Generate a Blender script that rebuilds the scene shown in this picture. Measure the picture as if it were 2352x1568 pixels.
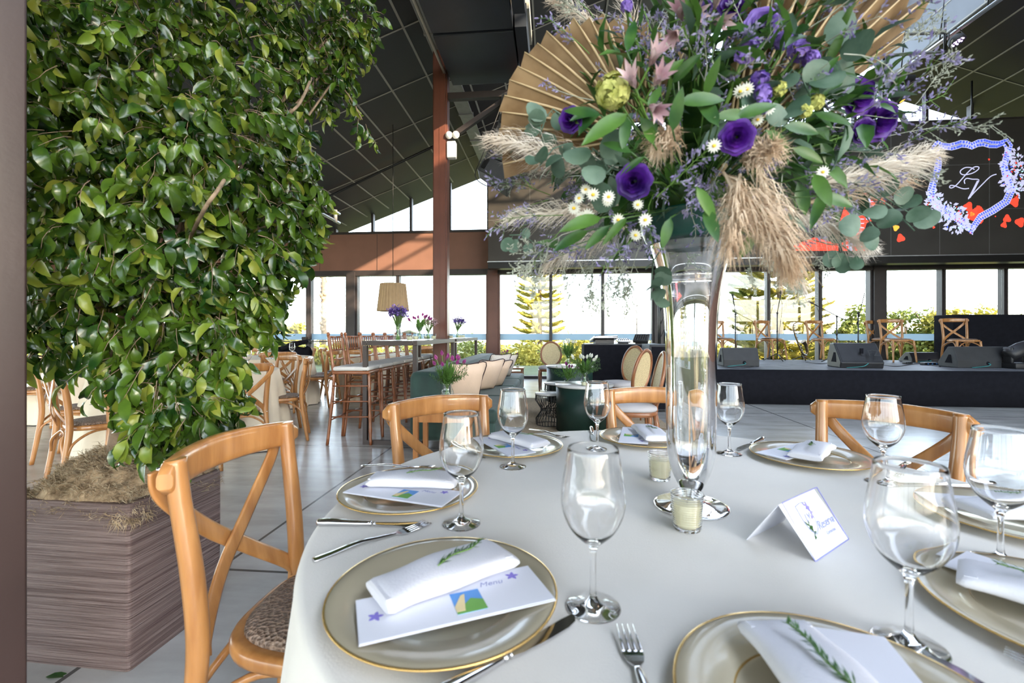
import bpy, bmesh, math, random
from math import sin, cos, pi, radians as R, sqrt, atan2
from mathutils import Vector as V, Matrix, noise

for o in list(bpy.data.objects):
    bpy.data.objects.remove(o)
SC = bpy.context.scene
COL = SC.collection
# ------------------------------------------------------------------ camera
CH, FPX, HY = 1.16, 1045.0, 765.0          # eye height, focal length in px, horizon row
cam = bpy.data.cameras.new('camera')
cam.lens = 16.0; cam.sensor_width = 36.0; cam.clip_start = 0.03; cam.clip_end = 3000
cam.shift_y = -(784 - HY) / 2352
cam.dof.use_dof = True; cam.dof.focus_distance = 3.6; cam.dof.aperture_fstop = 5.0
camo = bpy.data.objects.new('camera', cam); COL.objects.link(camo)
camo.location = (0, 0, CH); camo.rotation_euler = (R(90), 0, 0)
SC.camera = camo
SC.view_settings.view_transform = 'Standard'; SC.view_settings.look = 'None'
SC.view_settings.gamma = 1; SC.view_settings.use_curve_mapping = False
SC.view_settings.exposure = 0.5
SC.cycles.max_bounces = 12; SC.cycles.transparent_max_bounces = 24
SC.cycles.transmission_bounces = 12; SC.cycles.glossy_bounces = 4; SC.cycles.diffuse_bounces = 5
SC.cycles.caustics_reflective = False; SC.cycles.caustics_refractive = True
SC.cycles.use_denoising = True; SC.cycles.sample_clamp_indirect = 6.0

# ------------------------------------------------------------------ the building's own axes
TH = R(5.2); CT, ST = cos(TH), sin(TH)
def B(a, b, z=0.0):                          # a along the glass wall, b away from the camera
    return V((a * CT + b * ST, -a * ST + b * CT, z))
RB = -TH                                     # rotation about z of everything laid out with the building
BW = 11.65                                   # b of the glass wall
SLOPE = 0.37; RIDGE_A, RIDGE_Z = 5.5, 8.09
def roof_z(a):
    return max(3.8, RIDGE_Z - SLOPE * abs(a - RIDGE_A))
def at(px, py, Y):                           # point seen at a pixel at distance Y
    return V(((px - 1176) / FPX * Y, Y, CH - (py - HY) / FPX * Y))
def on(px, py, z=0.0):                       # point seen at a pixel on a level surface
    return at(px, py, (CH - z) * FPX / (py - HY))
def a_of(px, b=BW):
    rx = (px - 1176) / FPX; Y = b / (CT + rx * ST)
    return rx * Y * CT - Y * ST
def z_of(px, py, b=BW):
    rx = (px - 1176) / FPX; Y = b / (CT + rx * ST)
    return CH - (py - HY) / FPX * Y

# ------------------------------------------------------------------ sky and sun
world = bpy.data.worlds.new('world'); SC.world = world; world.use_nodes = True
wn = world.node_tree.nodes; wl = world.node_tree.links; wn.clear()
wo = wn.new('ShaderNodeOutputWorld'); bg = wn.new('ShaderNodeBackground'); sky = wn.new('ShaderNodeTexSky')
sky.sky_type = 'NISHITA'; sky.sun_disc = False; sky.sun_elevation = R(24); sky.sun_rotation = R(120)
sky.air_density = 1.0; sky.dust_density = 1.2; sky.ozone_density = 1.6
bg.inputs['Strength'].default_value = 1.5
hs = wn.new('ShaderNodeHueSaturation'); hs.inputs['Saturation'].default_value = .55; wl.new(sky.outputs[0], hs.inputs['Color']); wl.new(hs.outputs[0], bg.inputs['Color']); wl.new(bg.outputs[0], wo.inputs['Surface'])
sd = B(-1, 0.6, 0); sd.z = -0.52
sun = bpy.data.lights.new('sun', 'SUN'); sun.energy = 20.0; sun.angle = R(0.6); sun.color = (1.0, 0.78, 0.55)
suno = bpy.data.objects.new('sun', sun); COL.objects.link(suno)
suno.rotation_euler = sd.to_track_quat('-Z', 'Y').to_euler(); suno.location = (10, -5, 12)

# ------------------------------------------------------------------ mesh helpers
def dense(prof):                             # extra loops beside every corner keep glass edges crisp
    out = []
    for (r0, z0), (r1, z1) in zip(prof[:-1], prof[1:]):
        l = sqrt((r1 - r0) ** 2 + (z1 - z0) ** 2); e = min(.2, .0006 / max(l, 1e-6)) if l > .004 else .2
        out += [(r0, z0), (r0 + (r1 - r0) * e, z0 + (z1 - z0) * e), (r1 - (r1 - r0) * e, z1 - (z1 - z0) * e)]
    return out + [prof[-1]]
def smooth_prof(pts, n=4):                   # rounded profile through the points
    return [(max(0, p.x), p.y) for p in spline([V((r, z, 0)) for r, z in pts], n)]
class MB:
    def __init__(s): s.v = []; s.f = []; s.m = []; s.sm = []
    def add(s, vs, fs, mi=0, smooth=False, M=None):
        k = len(s.v)
        if M is not None: vs = [M @ V(p) for p in vs]
        s.v.extend([tuple(p) for p in vs])
        for f in fs:
            s.f.append(tuple(i + k for i in f)); s.m.append(mi); s.sm.append(smooth)
    def box(s, c, sz, rz=0.0, mi=0, M=None, ch=0.0):
        x, y, z = sz[0] / 2, sz[1] / 2, sz[2] / 2
        T = Matrix.Translation(V(c)) @ Matrix.Rotation(rz, 4, 'Z')
        if M is not None: T = M @ T
        if ch <= 0:
            vs = [(-x, -y, -z), (x, -y, -z), (x, y, -z), (-x, y, -z), (-x, -y, z), (x, -y, z), (x, y, z), (-x, y, z)]
            s.add([T @ V(p) for p in vs], [(3, 2, 1, 0), (4, 5, 6, 7), (0, 1, 5, 4), (1, 2, 6, 5), (2, 3, 7, 6), (3, 0, 4, 7)], mi)
        else:                                # chamfered box: stacked rounded outlines
            ch = min(ch, x * .9, y * .9, z * .9)
            rings = []
            for zz, ins in ((-z, ch), (-z + ch * .3, ch * .3), (-z + ch, 0), (z - ch, 0), (z - ch * .3, ch * .3), (z, ch)):
                ring = []
                for sx, sy, a0 in ((1, 1, 0), (-1, 1, 90), (-1, -1, 180), (1, -1, 270)):
                    for q in range(4):
                        an = R(a0 + q * 30)
                        ring.append((sx * (x - ch) + (ch - ins) * cos(an), sy * (y - ch) + (ch - ins) * sin(an), zz))
                rings.append(ring)
            s.loft([[T @ V(p) for p in r] for r in rings], mi, True, True)
    def loft(s, rings, mi=0, smooth=True, caps=True, closed=True):
        n = len(rings[0]); vs = [p for r in rings for p in r]; fs = []
        for i in range(len(rings) - 1):
            for j in range(n if closed else n - 1):
                k = (j + 1) % n
                fs.append((i * n + j, i * n + k, (i + 1) * n + k, (i + 1) * n + j))
        s.add(vs, fs, mi, smooth)
        if caps and closed:
            k = len(s.v) - len(vs)
            s.f.append(tuple(k + j for j in range(n - 1, -1, -1))); s.m.append(mi); s.sm.append(False)
            s.f.append(tuple(k + (len(rings) - 1) * n + j for j in range(n))); s.m.append(mi); s.sm.append(False)
    def tube(s, pts, rad, n=8, mi=0, smooth=True, caps=True, flat=None, up=None):
        """round (or, with flat=(w,t), rectangular-oval) bar through points"""
        pts = [V(p) for p in pts]; rings = []; prev = None
        for i, p in enumerate(pts):
            d = (pts[min(i + 1, len(pts) - 1)] - pts[max(i - 1, 0)])
            if d.length < 1e-9: d = V((0, 0, 1))
            d.normalize()
            if up is not None:
                u = V(up); u = u - d * u.dot(d)
                if u.length < 1e-4: u = V((1, 0, 0)) - d * d.x
            elif prev is None:
                h = V((0, 0, 1)) if abs(d.z) < .9 else V((1, 0, 0)); u = h - d * h.dot(d)
            else: u = prev - d * prev.dot(d)
            u.normalize(); prev = u; w = d.cross(u)
            r = rad[i] if isinstance(rad, (list, tuple)) else rad
            ring = []
            for j in range(n):
                a = 2 * pi * (j + .5) / n
                if flat:
                    ca, sa = cos(a), sin(a); e = .45
                    qa = (abs(ca) ** e) * (1 if ca > 0 else -1); qb = (abs(sa) ** e) * (1 if sa > 0 else -1)
                    ring.append(p + w * (qa * flat[0] * .5) + u * (qb * flat[1] * .5))
                else: ring.append(p + (w * cos(a) + u * sin(a)) * r)
            rings.append(ring)
        s.loft(rings, mi, smooth, caps)
    def lathe(s, prof, c=(0, 0, 0), n=24, mi=0, smooth=True, M=None, sx=1.0, caps=False):
        rings = []
        for r, z in prof:
            ring = [V((c[0] + r * cos(2 * pi * j / n) * sx, c[1] + r * sin(2 * pi * j / n), c[2] + z)) for j in range(n)]
            if M is not None: ring = [M @ p for p in ring]
            rings.append(ring)
        s.loft(rings, mi, smooth, caps)
    def ball(s, c, r, n=8, mi=0, sq=(1, 1, 1), jit=0.0, M=None):
        rings = []; c = V(c)
        for i in range(n // 2 + 1):
            ph = pi * i / (n // 2)
            rr = max(sin(ph), .02)
            ring = []
            for j in range(n):
                th = 2 * pi * j / n; k = 1 + jit * (random.random() - .5)
                p = V((rr * cos(th) * r * sq[0] * k, rr * sin(th) * r * sq[1] * k, -cos(ph) * r * sq[2] * k))
                ring.append(c + (M @ p if M is not None else p))
            rings.append(ring)
        s.loft(rings, mi, True, True)
    def prism(s, poly, z0, z1, mi=0, M=None):
        n = len(poly)
        vs = [(p[0], p[1], z0) for p in poly] + [(p[0], p[1], z1) for p in poly]
        fs = [tuple(range(n - 1, -1, -1)), tuple(range(n, 2 * n))] + [(i, (i + 1) % n, n + (i + 1) % n, n + i) for i in range(n)]
        s.add(vs, fs, mi, False, M)
    def poly3(s, pts, mi=0): s.add(pts, [tuple(range(len(pts)))], mi)
    def leaf(s, base, d, nrm, L, W, curl=.3, fold=.25, n=4, mi=0, tip=1.0):
        d = V(d).normalized(); nrm = V(nrm); nrm = nrm - d * nrm.dot(d)
        if nrm.length < 1e-4: nrm = d.orthogonal()
        nrm.normalize(); sd_ = d.cross(nrm); base = V(base)
        vs = []; fs = []
        for i in range(n + 1):
            t = i / n; an = curl * t
            c = base + d * (L * (sin(an) / curl if abs(curl) > 1e-3 else t)) - nrm * (L * ((1 - cos(an)) / curl if abs(curl) > 1e-3 else 0))
            w = W * .5 * (sin(pi * (t ** .8)) ** .75 if 0 < t < 1 else .04)
            up = nrm * cos(an) + d * sin(an)
            vs += [c - sd_ * w + up * (w * fold * 2), c, c + sd_ * w + up * (w * fold * 2)]
        for i in range(n):
            k = i * 3
            fs += [(k, k + 1, k + 4, k + 3), (k + 1, k + 2, k + 5, k + 4)]
        s.add(vs, fs, mi, True)
    def build(s, name, mats, parent=None, bevel=0.0, solid=0.0, subd=0, doubles=False):
        me = bpy.data.meshes.new(name); me.from_pydata(s.v, [], s.f)
        if not isinstance(mats, (list, tuple)): mats = [mats]
        for m in mats: me.materials.append(m)
        me.polygons.foreach_set('material_index', s.m); me.polygons.foreach_set('use_smooth', s.sm)
        me.validate(); me.update()
        if mats[0].name in ('clear glass', 'water'):
            bm = bmesh.new(); bm.from_mesh(me); bmesh.ops.remove_doubles(bm, verts=bm.verts, dist=1e-6); bmesh.ops.recalc_face_normals(bm, faces=bm.faces); bm.to_mesh(me); bm.free()
        o = bpy.data.objects.new(name, me); COL.objects.link(o)
        if parent is not None: o.parent = parent
        if solid:
            q = o.modifiers.new('solid', 'SOLIDIFY'); q.thickness = solid; q.offset = 0
        if bevel:
            q = o.modifiers.new('bevel', 'BEVEL'); q.width = bevel; q.segments = 2; q.limit_method = 'ANGLE'; q.angle_limit = R(40)
        if subd:
            q = o.modifiers.new('sub', 'SUBSURF'); q.levels = subd; q.render_levels = subd
        return o
def tag(o, label=None, cat=None, group=None, kind=None):
    if label: o['label'] = label
    if cat: o['category'] = cat
    if group: o['group'] = group
    if kind: o['kind'] = kind
    return o
def thing(name, label, cat, loc=(0, 0, 0), rz=0.0, group=None, rot=None):
    o = bpy.data.objects.new(name, None); COL.objects.link(o); o.empty_display_size = .1
    o.location = loc; o.rotation_euler = rot if rot else (0, 0, rz)
    return tag(o, label, cat, group)
def struct(o): o['kind'] = 'structure'; return o
KIDS = {}
def copy_tree(o, parent=None):
    c = o.copy(); COL.objects.link(c)
    if parent is not None: c.parent = parent
    for ch in list(o.children):
        if ch.name in COL.objects: copy_tree(ch, c)
    return c
PROTO = {}
def instance(key, maker, label, cat, loc, rz=0.0, group=None):
    """first call builds the thing, later calls copy it with its parts"""
    if key not in PROTO:
        o = maker(); PROTO[key] = o
    else: o = copy_tree(PROTO[key])
    o.location = loc; o.rotation_euler = (0, 0, rz)
    for k in ('label', 'category', 'group'):
        if k in o: del o[k]
    return tag(o, label, cat, group)
def bez(p0, p1, p2, n=8):
    p0, p1, p2 = V(p0), V(p1), V(p2)
    return [p0 * (1 - t) ** 2 + p1 * 2 * t * (1 - t) + p2 * t * t for t in [i / n for i in range(n + 1)]]
def spline(pts, n=6):
    pts = [V(p) for p in pts]; out = []
    for i in range(len(pts) - 1):
        a = pts[max(i - 1, 0)]; b = pts[i]; c = pts[i + 1]; d = pts[min(i + 2, len(pts) - 1)]
        for k in range(n):
            t = k / n
            out.append(.5 * ((2 * b) + (c - a) * t + (2 * a - 5 * b + 4 * c - d) * t * t + (3 * b - a - 3 * c + d) * t ** 3))
    out.append(pts[-1]); return out

# ------------------------------------------------------------------ materials
def mat(name, col, rough=.5, metal=0.0, var=0.0, scale=8.0, bump=0.0, bscale=40.0, col2=None, stretch=None,
        spec=.5, trans=0.0, ior=1.45, emit=0.0, coat=0.0, sheen=0.0, kind='noise', sub=0.0, coords='Object', tl=0.0, contrast=(.35, .65)):
    m = bpy.data.materials.new(name); m.use_nodes = True
    nt = m.node_tree; N = nt.nodes; L = nt.links; N.clear()
    out = N.new('ShaderNodeOutputMaterial'); p = N.new('ShaderNodeBsdfPrincipled')
    c4 = (*col, 1)
    p.inputs['Base Color'].default_value = c4; p.inputs['Roughness'].default_value = rough
    p.inputs['Metallic'].default_value = metal; p.inputs['Specular IOR Level'].default_value = spec
    p.inputs['Transmission Weight'].default_value = trans; p.inputs['IOR'].default_value = ior
    p.inputs['Coat Weight'].default_value = coat; p.inputs['Sheen Weight'].default_value = sheen
    if emit: p.inputs['Emission Color'].default_value = c4; p.inputs['Emission Strength'].default_value = emit
    L.new(p.outputs[0], out.inputs[0])
    if var or col2 or bump:
        tc = N.new('ShaderNodeTexCoord'); mp = N.new('ShaderNodeMapping'); L.new(tc.outputs[coords], mp.inputs[0])
        if stretch: mp.inputs['Scale'].default_value = stretch
        def tex(k, sc):
            if k == 'wave':
                t = N.new('ShaderNodeTexWave'); t.inputs['Scale'].default_value = sc; t.inputs['Distortion'].default_value = 6; t.inputs['Detail'].default_value = 4; t.inputs['Detail Scale'].default_value = 1.5
                o_ = t.outputs['Fac']
            elif k == 'voro':
                t = N.new('ShaderNodeTexVoronoi'); t.inputs['Scale'].default_value = sc; o_ = t.outputs['Distance']
            else:
                t = N.new('ShaderNodeTexNoise'); t.inputs['Scale'].default_value = sc; t.inputs['Detail'].default_value = 5; o_ = t.outputs['Fac']
            L.new(mp.outputs[0], t.inputs['Vector']); return o_
        if var or col2:
            f = tex(kind, scale); cr = N.new('ShaderNodeValToRGB'); L.new(f, cr.inputs[0])
            b2 = col2 if col2 else tuple(min(1, x * (1 + var)) for x in col)
            b1 = col if col2 else tuple(x * (1 - var) for x in col)
            cr.color_ramp.elements[0].color = (*b1, 1); cr.color_ramp.elements[1].color = (*b2, 1)
            cr.color_ramp.elements[0].position = contrast[0]; cr.color_ramp.elements[1].position = contrast[1]
            L.new(cr.outputs[0], p.inputs['Base Color'])
        if bump:
            f = tex('noise' if kind == 'noise' else kind, bscale); bn = N.new('ShaderNodeBump'); bn.inputs['Strength'].default_value = bump; bn.inputs['Distance'].default_value = .01
            L.new(f, bn.inputs['Height']); L.new(bn.outputs[0], p.inputs['Normal'])
    if tl:                                   # thin leaf or cloth: lets part of the light through
        t = N.new('ShaderNodeBsdfTranslucent'); mx = N.new('ShaderNodeMixShader'); mx.inputs[0].default_value = tl
        src = p.inputs['Base Color'].links
        if src: L.new(src[0].from_socket, t.inputs[0])
        else: t.inputs[0].default_value = c4
        L.new(p.outputs[0], mx.inputs[1]); L.new(t.outputs[0], mx.inputs[2]); L.new(mx.outputs[0], out.inputs[0])
    return m
def pane_mat(name, tint=(.96, .98, .98), refl=1.0):
    m = bpy.data.materials.new(name); m.use_nodes = True; nt = m.node_tree; N = nt.nodes; L = nt.links; N.clear()
    out = N.new('ShaderNodeOutputMaterial'); t = N.new('ShaderNodeBsdfTransparent'); g = N.new('ShaderNodeBsdfGlossy'); mx = N.new('ShaderNodeMixShader')
    fr = N.new('ShaderNodeFresnel'); ge = N.new('ShaderNodeNewGeometry'); mr = N.new('ShaderNodeMapRange'); mr.inputs['To Min'].default_value = 1.45; mr.inputs['To Max'].default_value = 1 / 1.45; L.new(ge.outputs['Backfacing'], mr.inputs[0]); L.new(mr.outputs[0], fr.inputs[0]); t.inputs[0].default_value = (*tint, 1); g.inputs['Roughness'].default_value = .02
    L.new(fr.outputs[0], mx.inputs[0]); L.new(t.outputs[0], mx.inputs[1]); L.new(g.outputs[0], mx.inputs[2]); L.new(mx.outputs[0], out.inputs[0])
    return m
def frost_mat():
    m = bpy.data.materials.new('frosted film'); m.use_nodes = True; nt = m.node_tree; N = nt.nodes; L = nt.links; N.clear()
    out = N.new('ShaderNodeOutputMaterial'); t = N.new('ShaderNodeBsdfTransparent'); g = N.new('ShaderNodeBsdfTranslucent'); mx = N.new('ShaderNodeMixShader')
    t.inputs[0].default_value = (.55, .62, .68, 1); g.inputs[0].default_value = (.40, .46, .50, 1); mx.inputs[0].default_value = .8
    L.new(t.outputs[0], mx.inputs[1]); L.new(g.outputs[0], mx.inputs[2]); L.new(mx.outputs[0], out.inputs[0]); return m
M = {}
M['wood'] = mat('honey wood', (.30, .125, .036), .3, col2=(.44, .21, .07), scale=3.0, stretch=(9, 9, 1.2), bump=.04, bscale=20, coat=.3)
M['wood2'] = mat('darker honey wood', (.30, .12, .035), .3, col2=(.41, .18, .058), scale=3.0, stretch=(9, 9, 1.2), coat=.3)
M['stoolwood'] = mat('reddish stool wood', (.17, .055, .02), .3, col2=(.27, .095, .035), scale=6, coat=.3)
M['louis'] = mat('walnut', (.19, .075, .03), .35, col2=(.28, .11, .045), scale=8, coat=.2)
M['rattan'] = mat('woven rattan', (.13, .085, .06), .55, col2=(.26, .18, .13), scale=110, kind='voro', bump=.9, bscale=110)
M['cane'] = mat('cane webbing', (.22, .15, .07), .6, col2=(.62, .50, .28), scale=95, kind='voro', contrast=(.15, .4))
M['linen'] = mat('cream tablecloth', (.66, .63, .575), .85, var=.03, scale=5, bump=.12, bscale=420, sheen=.2)
M['linen2'] = mat('ivory tablecloth', (.72, .63, .48), .85, var=.04, scale=5, bump=.1, bscale=200)
M['white'] = mat('white linen', (.60, .60, .65), .8, var=.02, bump=.15, bscale=300)
M['paper'] = mat('white card', (.70, .71, .78), .55, var=.01)
M['cardedge'] = mat('lilac card edge', (.28, .28, .60), .6, var=.02)
M['charger'] = mat('taupe glass charger', (.40, .35, .25), .16, var=.02, coat=.25)
M['gold'] = mat('gold rim', (.62, .40, .14), .25, metal=.8, var=.05)
M['silver'] = mat('polished cutlery steel', (.72, .72, .74), .09, metal=1.0, var=.01)
M['glass'] = mat('clear glass', (1, 1, 1), 0.0, trans=1.0, ior=1.45)
M['water'] = mat('water', (1, 1, 1), 0.0, trans=1.0, ior=1.33)
M['wax'] = mat('cream candle wax', (.85, .80, .55), .4, var=.03, tl=.3)
M['wick'] = mat('wick', (.05, .04, .03), .9, var=.1)
M['concrete'] = None
M['steelbrown'] = mat('brown painted steel', (.030, .017, .015), .42, var=.12, scale=3, bump=.05, bscale=60)
M['redsteel'] = mat('red brown column paint', (.105, .038, .025), .35, var=.12, scale=3, bump=.05, bscale=60)
M['band'] = mat('brown wall cladding', (.20, .098, .068), .6, var=.06, scale=2)
M['frame'] = mat('dark window frame', (.028, .022, .022), .45, var=.1)
M['black'] = mat('black cloth', (.008, .008, .011), .9, spec=.15, var=.15, scale=14)
M['blackplastic'] = mat('black plastic', (.018, .018, .02), .4, var=.15, bump=.15, bscale=300)
M['greyplastic'] = mat('charcoal speaker paint', (.028, .029, .031), .55, var=.12, bump=.3, bscale=350)
M['blackmetal'] = mat('black metal', (.012, .012, .012), .35, var=.1, metal=.3)
M['chrome'] = mat('bright metal', (.6, .62, .65), .22, metal=1.0, var=.05)
M['alu'] = mat('galvanised tube', (.45, .47, .50), .35, metal=.9, var=.08)
M['barframe'] = mat('bar table steel', (.035, .022, .018), .45, var=.12, scale=5)
M['velvet'] = mat('green velvet', (.016, .042, .033), .7, var=.3, scale=5, sheen=.12, bump=.15, bscale=30)
M['drum'] = mat('dark green lacquer', (.009, .028, .022), .45, var=.1)
M['marble'] = mat('pale tabletop', (.62, .60, .57), .2, var=.08, scale=6)
M['cush'] = mat('beige cushion', (.62, .47, .35), .8, var=.04, bump=.2, bscale=150)
M['cushdark'] = mat('dark brown piping', (.04, .02, .02), .7, var=.1)
M['greycush'] = mat('grey seat fabric', (.42, .40, .40), .8, var=.05, bump=.2, bscale=200)
M['paleseat'] = mat('pale seat cushion', (.58, .57, .55), .7, var=.04)
M['shade'] = mat('tan lamp shade', (.52, .37, .21), .8, var=.05, tl=.25)
M['signwhite'] = mat('white plastic', (.75, .75, .72), .4, var=.03)
M['signgreen'] = mat('exit green', (.02, .35, .10), .5, var=.05)
M['jute'] = mat('jute rug', (.30, .22, .14), .95, col2=(.42, .33, .22), scale=60, bump=.6, bscale=90)
M['leaf'] = mat('ficus leaf', (.010, .038, .006), .25, col2=(.075, .135, .012), scale=9, tl=.2, coat=.2, coords='Object')
M['leafpale'] = mat('pale highlight ficus leaf', (.12, .19, .02), .32, col2=(.26, .28, .04), scale=9, tl=.3)  # paler leaf that paints yellow green highlights into the crown
M['leafdark'] = mat('deep green leaf', (.02, .07, .018), .35, col2=(.06, .14, .03), scale=20, tl=.2)
M['bark'] = mat('grey brown bark', (.16, .11, .07), .85, col2=(.28, .20, .13), scale=25, bump=.5, bscale=60)
M['moss'] = mat('dry moss', (.15, .10, .055), .95, col2=(.42, .31, .19), scale=30, bump=.5, bscale=80)
M['moss2'] = mat('grey dry moss', (.24, .19, .12), .95, col2=(.46, .38, .26), scale=30)
M['stem'] = mat('green stem', (.10, .20, .035), .5, var=.2)
M['tulipleaf'] = mat('tulip leaf', (.065, .15, .025), .4, var=.25, scale=20, tl=.25)
M['fern'] = mat('fern green', (.09, .20, .03), .5, var=.3, scale=20, tl=.25)
M['purple'] = mat('deep purple petal', (.022, .003, .10), .5, col2=(.09, .012, .27), scale=25, tl=.15)
M['violet'] = mat('violet petal', (.12, .06, .34), .6, col2=(.30, .20, .58), scale=30, tl=.2)
M['lilac'] = mat('pale lilac blossom', (.20, .17, .36), .7, col2=(.46, .43, .62), scale=40, tl=.2)
M['pink'] = mat('dusty pink petal', (.42, .24, .30), .6, col2=(.70, .56, .56), scale=25, tl=.25)
M['magenta'] = mat('magenta tulip', (.24, .03, .17), .5, col2=(.40, .08, .28), scale=30, tl=.15)
M['petalwhite'] = mat('white petal', (.80, .80, .72), .6, var=.04, tl=.25)
M['yellow'] = mat('yellow flower eye', (.75, .48, .04), .7, var=.1)
M['hydr'] = mat('green yellow hydrangea', (.42, .45, .10), .7, col2=(.62, .62, .22), scale=60, tl=.2)
M['dryfan'] = mat('dried palm', (.17, .105, .05), .6, col2=(.30, .205, .11), scale=14, tl=.04)
M['palmrib'] = mat('light ridge palm rib', (.42, .31, .17), .6, var=.1)  # ribs paler than the palm, painting light onto the pleat ridges
M['pampas'] = mat('pampas plume', (.50, .36, .24), .9, col2=(.74, .63, .50), scale=12, tl=.3)
M['pampas2'] = mat('pale pampas plume', (.62, .54, .45), .9, col2=(.82, .77, .70), scale=12, tl=.3)
M['euca'] = mat('eucalyptus leaf', (.045, .095, .06), .5, col2=(.13, .20, .15), scale=18, tl=.2)
M['dusty'] = mat('dusty grey sprig', (.30, .33, .27), .8, col2=(.52, .54, .46), scale=40, tl=.2)
M['greenbowl'] = mat('dark green plastic', (.006, .05, .038), .25, var=.1)
M['planter'] = mat('scratched brown render', (.085, .05, .043), .5, col2=(.19, .135, .12), scale=2.2, stretch=(1.1, 1.1, 58), bump=1.0, bscale=3.4)
M['ceil'] = mat('charcoal ceiling board', (.020, .020, .023), .5, var=.08, scale=2)
M['ceilgrey'] = mat('grey well board', (.14, .155, .175), .5, var=.06, scale=2)
M['seam'] = mat('pale ceiling joint', (.30, .29, .25), .6, var=.05)
M['beige'] = mat('beige sheet metal', (.50, .46, .37), .5, var=.05)
M['darkboard'] = mat('black duct board', (.018, .022, .030), .45, var=.1, scale=3)
M['channel'] = mat('grey steel channel', (.17, .17, .165), .4, var=.1)
M['pane'] = pane_mat('window glass'); M['frost'] = frost_mat()
M['lawn'] = mat('lawn', (.05, .075, .025), .9, col2=(.09, .11, .04), scale=2)
M['field'] = mat('hazy distant fields', (.30, .33, .20), .95, col2=(.50, .50, .34), scale=.02, coords='Generated')  # distance haze is mixed into this pale colour
M['treegold'] = mat('sunlit yellow green foliage', (.20, .20, .025), .8, col2=(.40, .34, .06), scale=1.5, tl=.25)
M['treegreen'] = mat('sunlit green foliage', (.09, .14, .025), .8, col2=(.22, .24, .05), scale=1.5, tl=.25)
M['treebark'] = mat('sunlit bark', (.18, .13, .085), .9, var=.2)
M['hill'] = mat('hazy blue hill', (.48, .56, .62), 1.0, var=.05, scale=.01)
M['ledscreen'] = mat('unlit screen face', (.045, .04, .035), .33, var=.12, scale=1.2, spec=.35)
def glow(name, col, e): return mat(name, col, .5, emit=e)
M['e_white'] = glow('screen pale lilac', (.55, .54, .74), .5)
M['e_blue'] = glow('screen blue', (.06, .10, .62), .9)
M['e_red'] = glow('screen red', (.95, .06, .03), .75)
M['e_orange'] = glow('screen orange', (.95, .40, .05), .75)
M['e_cyan'] = glow('screen pale cyan', (.45, .75, .80), .7)
M['e_uv'] = glow('violet lamp', (.75, .55, 1.0), 3.0)
M['e_amber'] = glow('amber lamp', (1.0, .45, .06), 1.5)
M['cable'] = mat('black cable', (.012, .012, .012), .5, var=.1)
M['cableteal'] = mat('teal cable', (.03, .22, .22), .5, var=.1)
M['brass'] = mat('saxophone brass', (.20, .15, .09), .25, metal=1.0, var=.1)
M['stagetop'] = mat('grey stage carpet', (.12, .125, .135), .55, var=.3, scale=6)
M['sticker'] = mat('notice paper', (.62, .68, .66), .5, var=.02)
M['printblue'] = mat('printed violet flower', (.22, .18, .58), .7, var=.1)
M['printgreen'] = mat('printed green', (.14, .34, .07), .7, var=.1)
M['printsky'] = mat('printed sky', (.10, .28, .62), .7, var=.1)
M['printcream'] = mat('printed cream', (.68, .55, .30), .7, var=.1)
M['printink'] = mat('printed pale ink', (.26, .28, .48), .7, var=.05)
# ================================================================== THE HALL
random.seed(5)
def quad_obj(name, pts, m, parent=None):
    mb = MB(); mb.poly3(pts); return mb.build(name, m, parent)
def bbox(mb, a0, a1, b0, b1, z0, z1, mi=0, ch=0):       # box laid out with the building
    mb.box(B((a0 + a1) / 2, (b0 + b1) / 2, (z0 + z1) / 2), (abs(a1 - a0), abs(b1 - b0), abs(z1 - z0)), RB, mi, None, ch)
AL, AR, BR_ = -16.5, 17.5, -5.5
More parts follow.
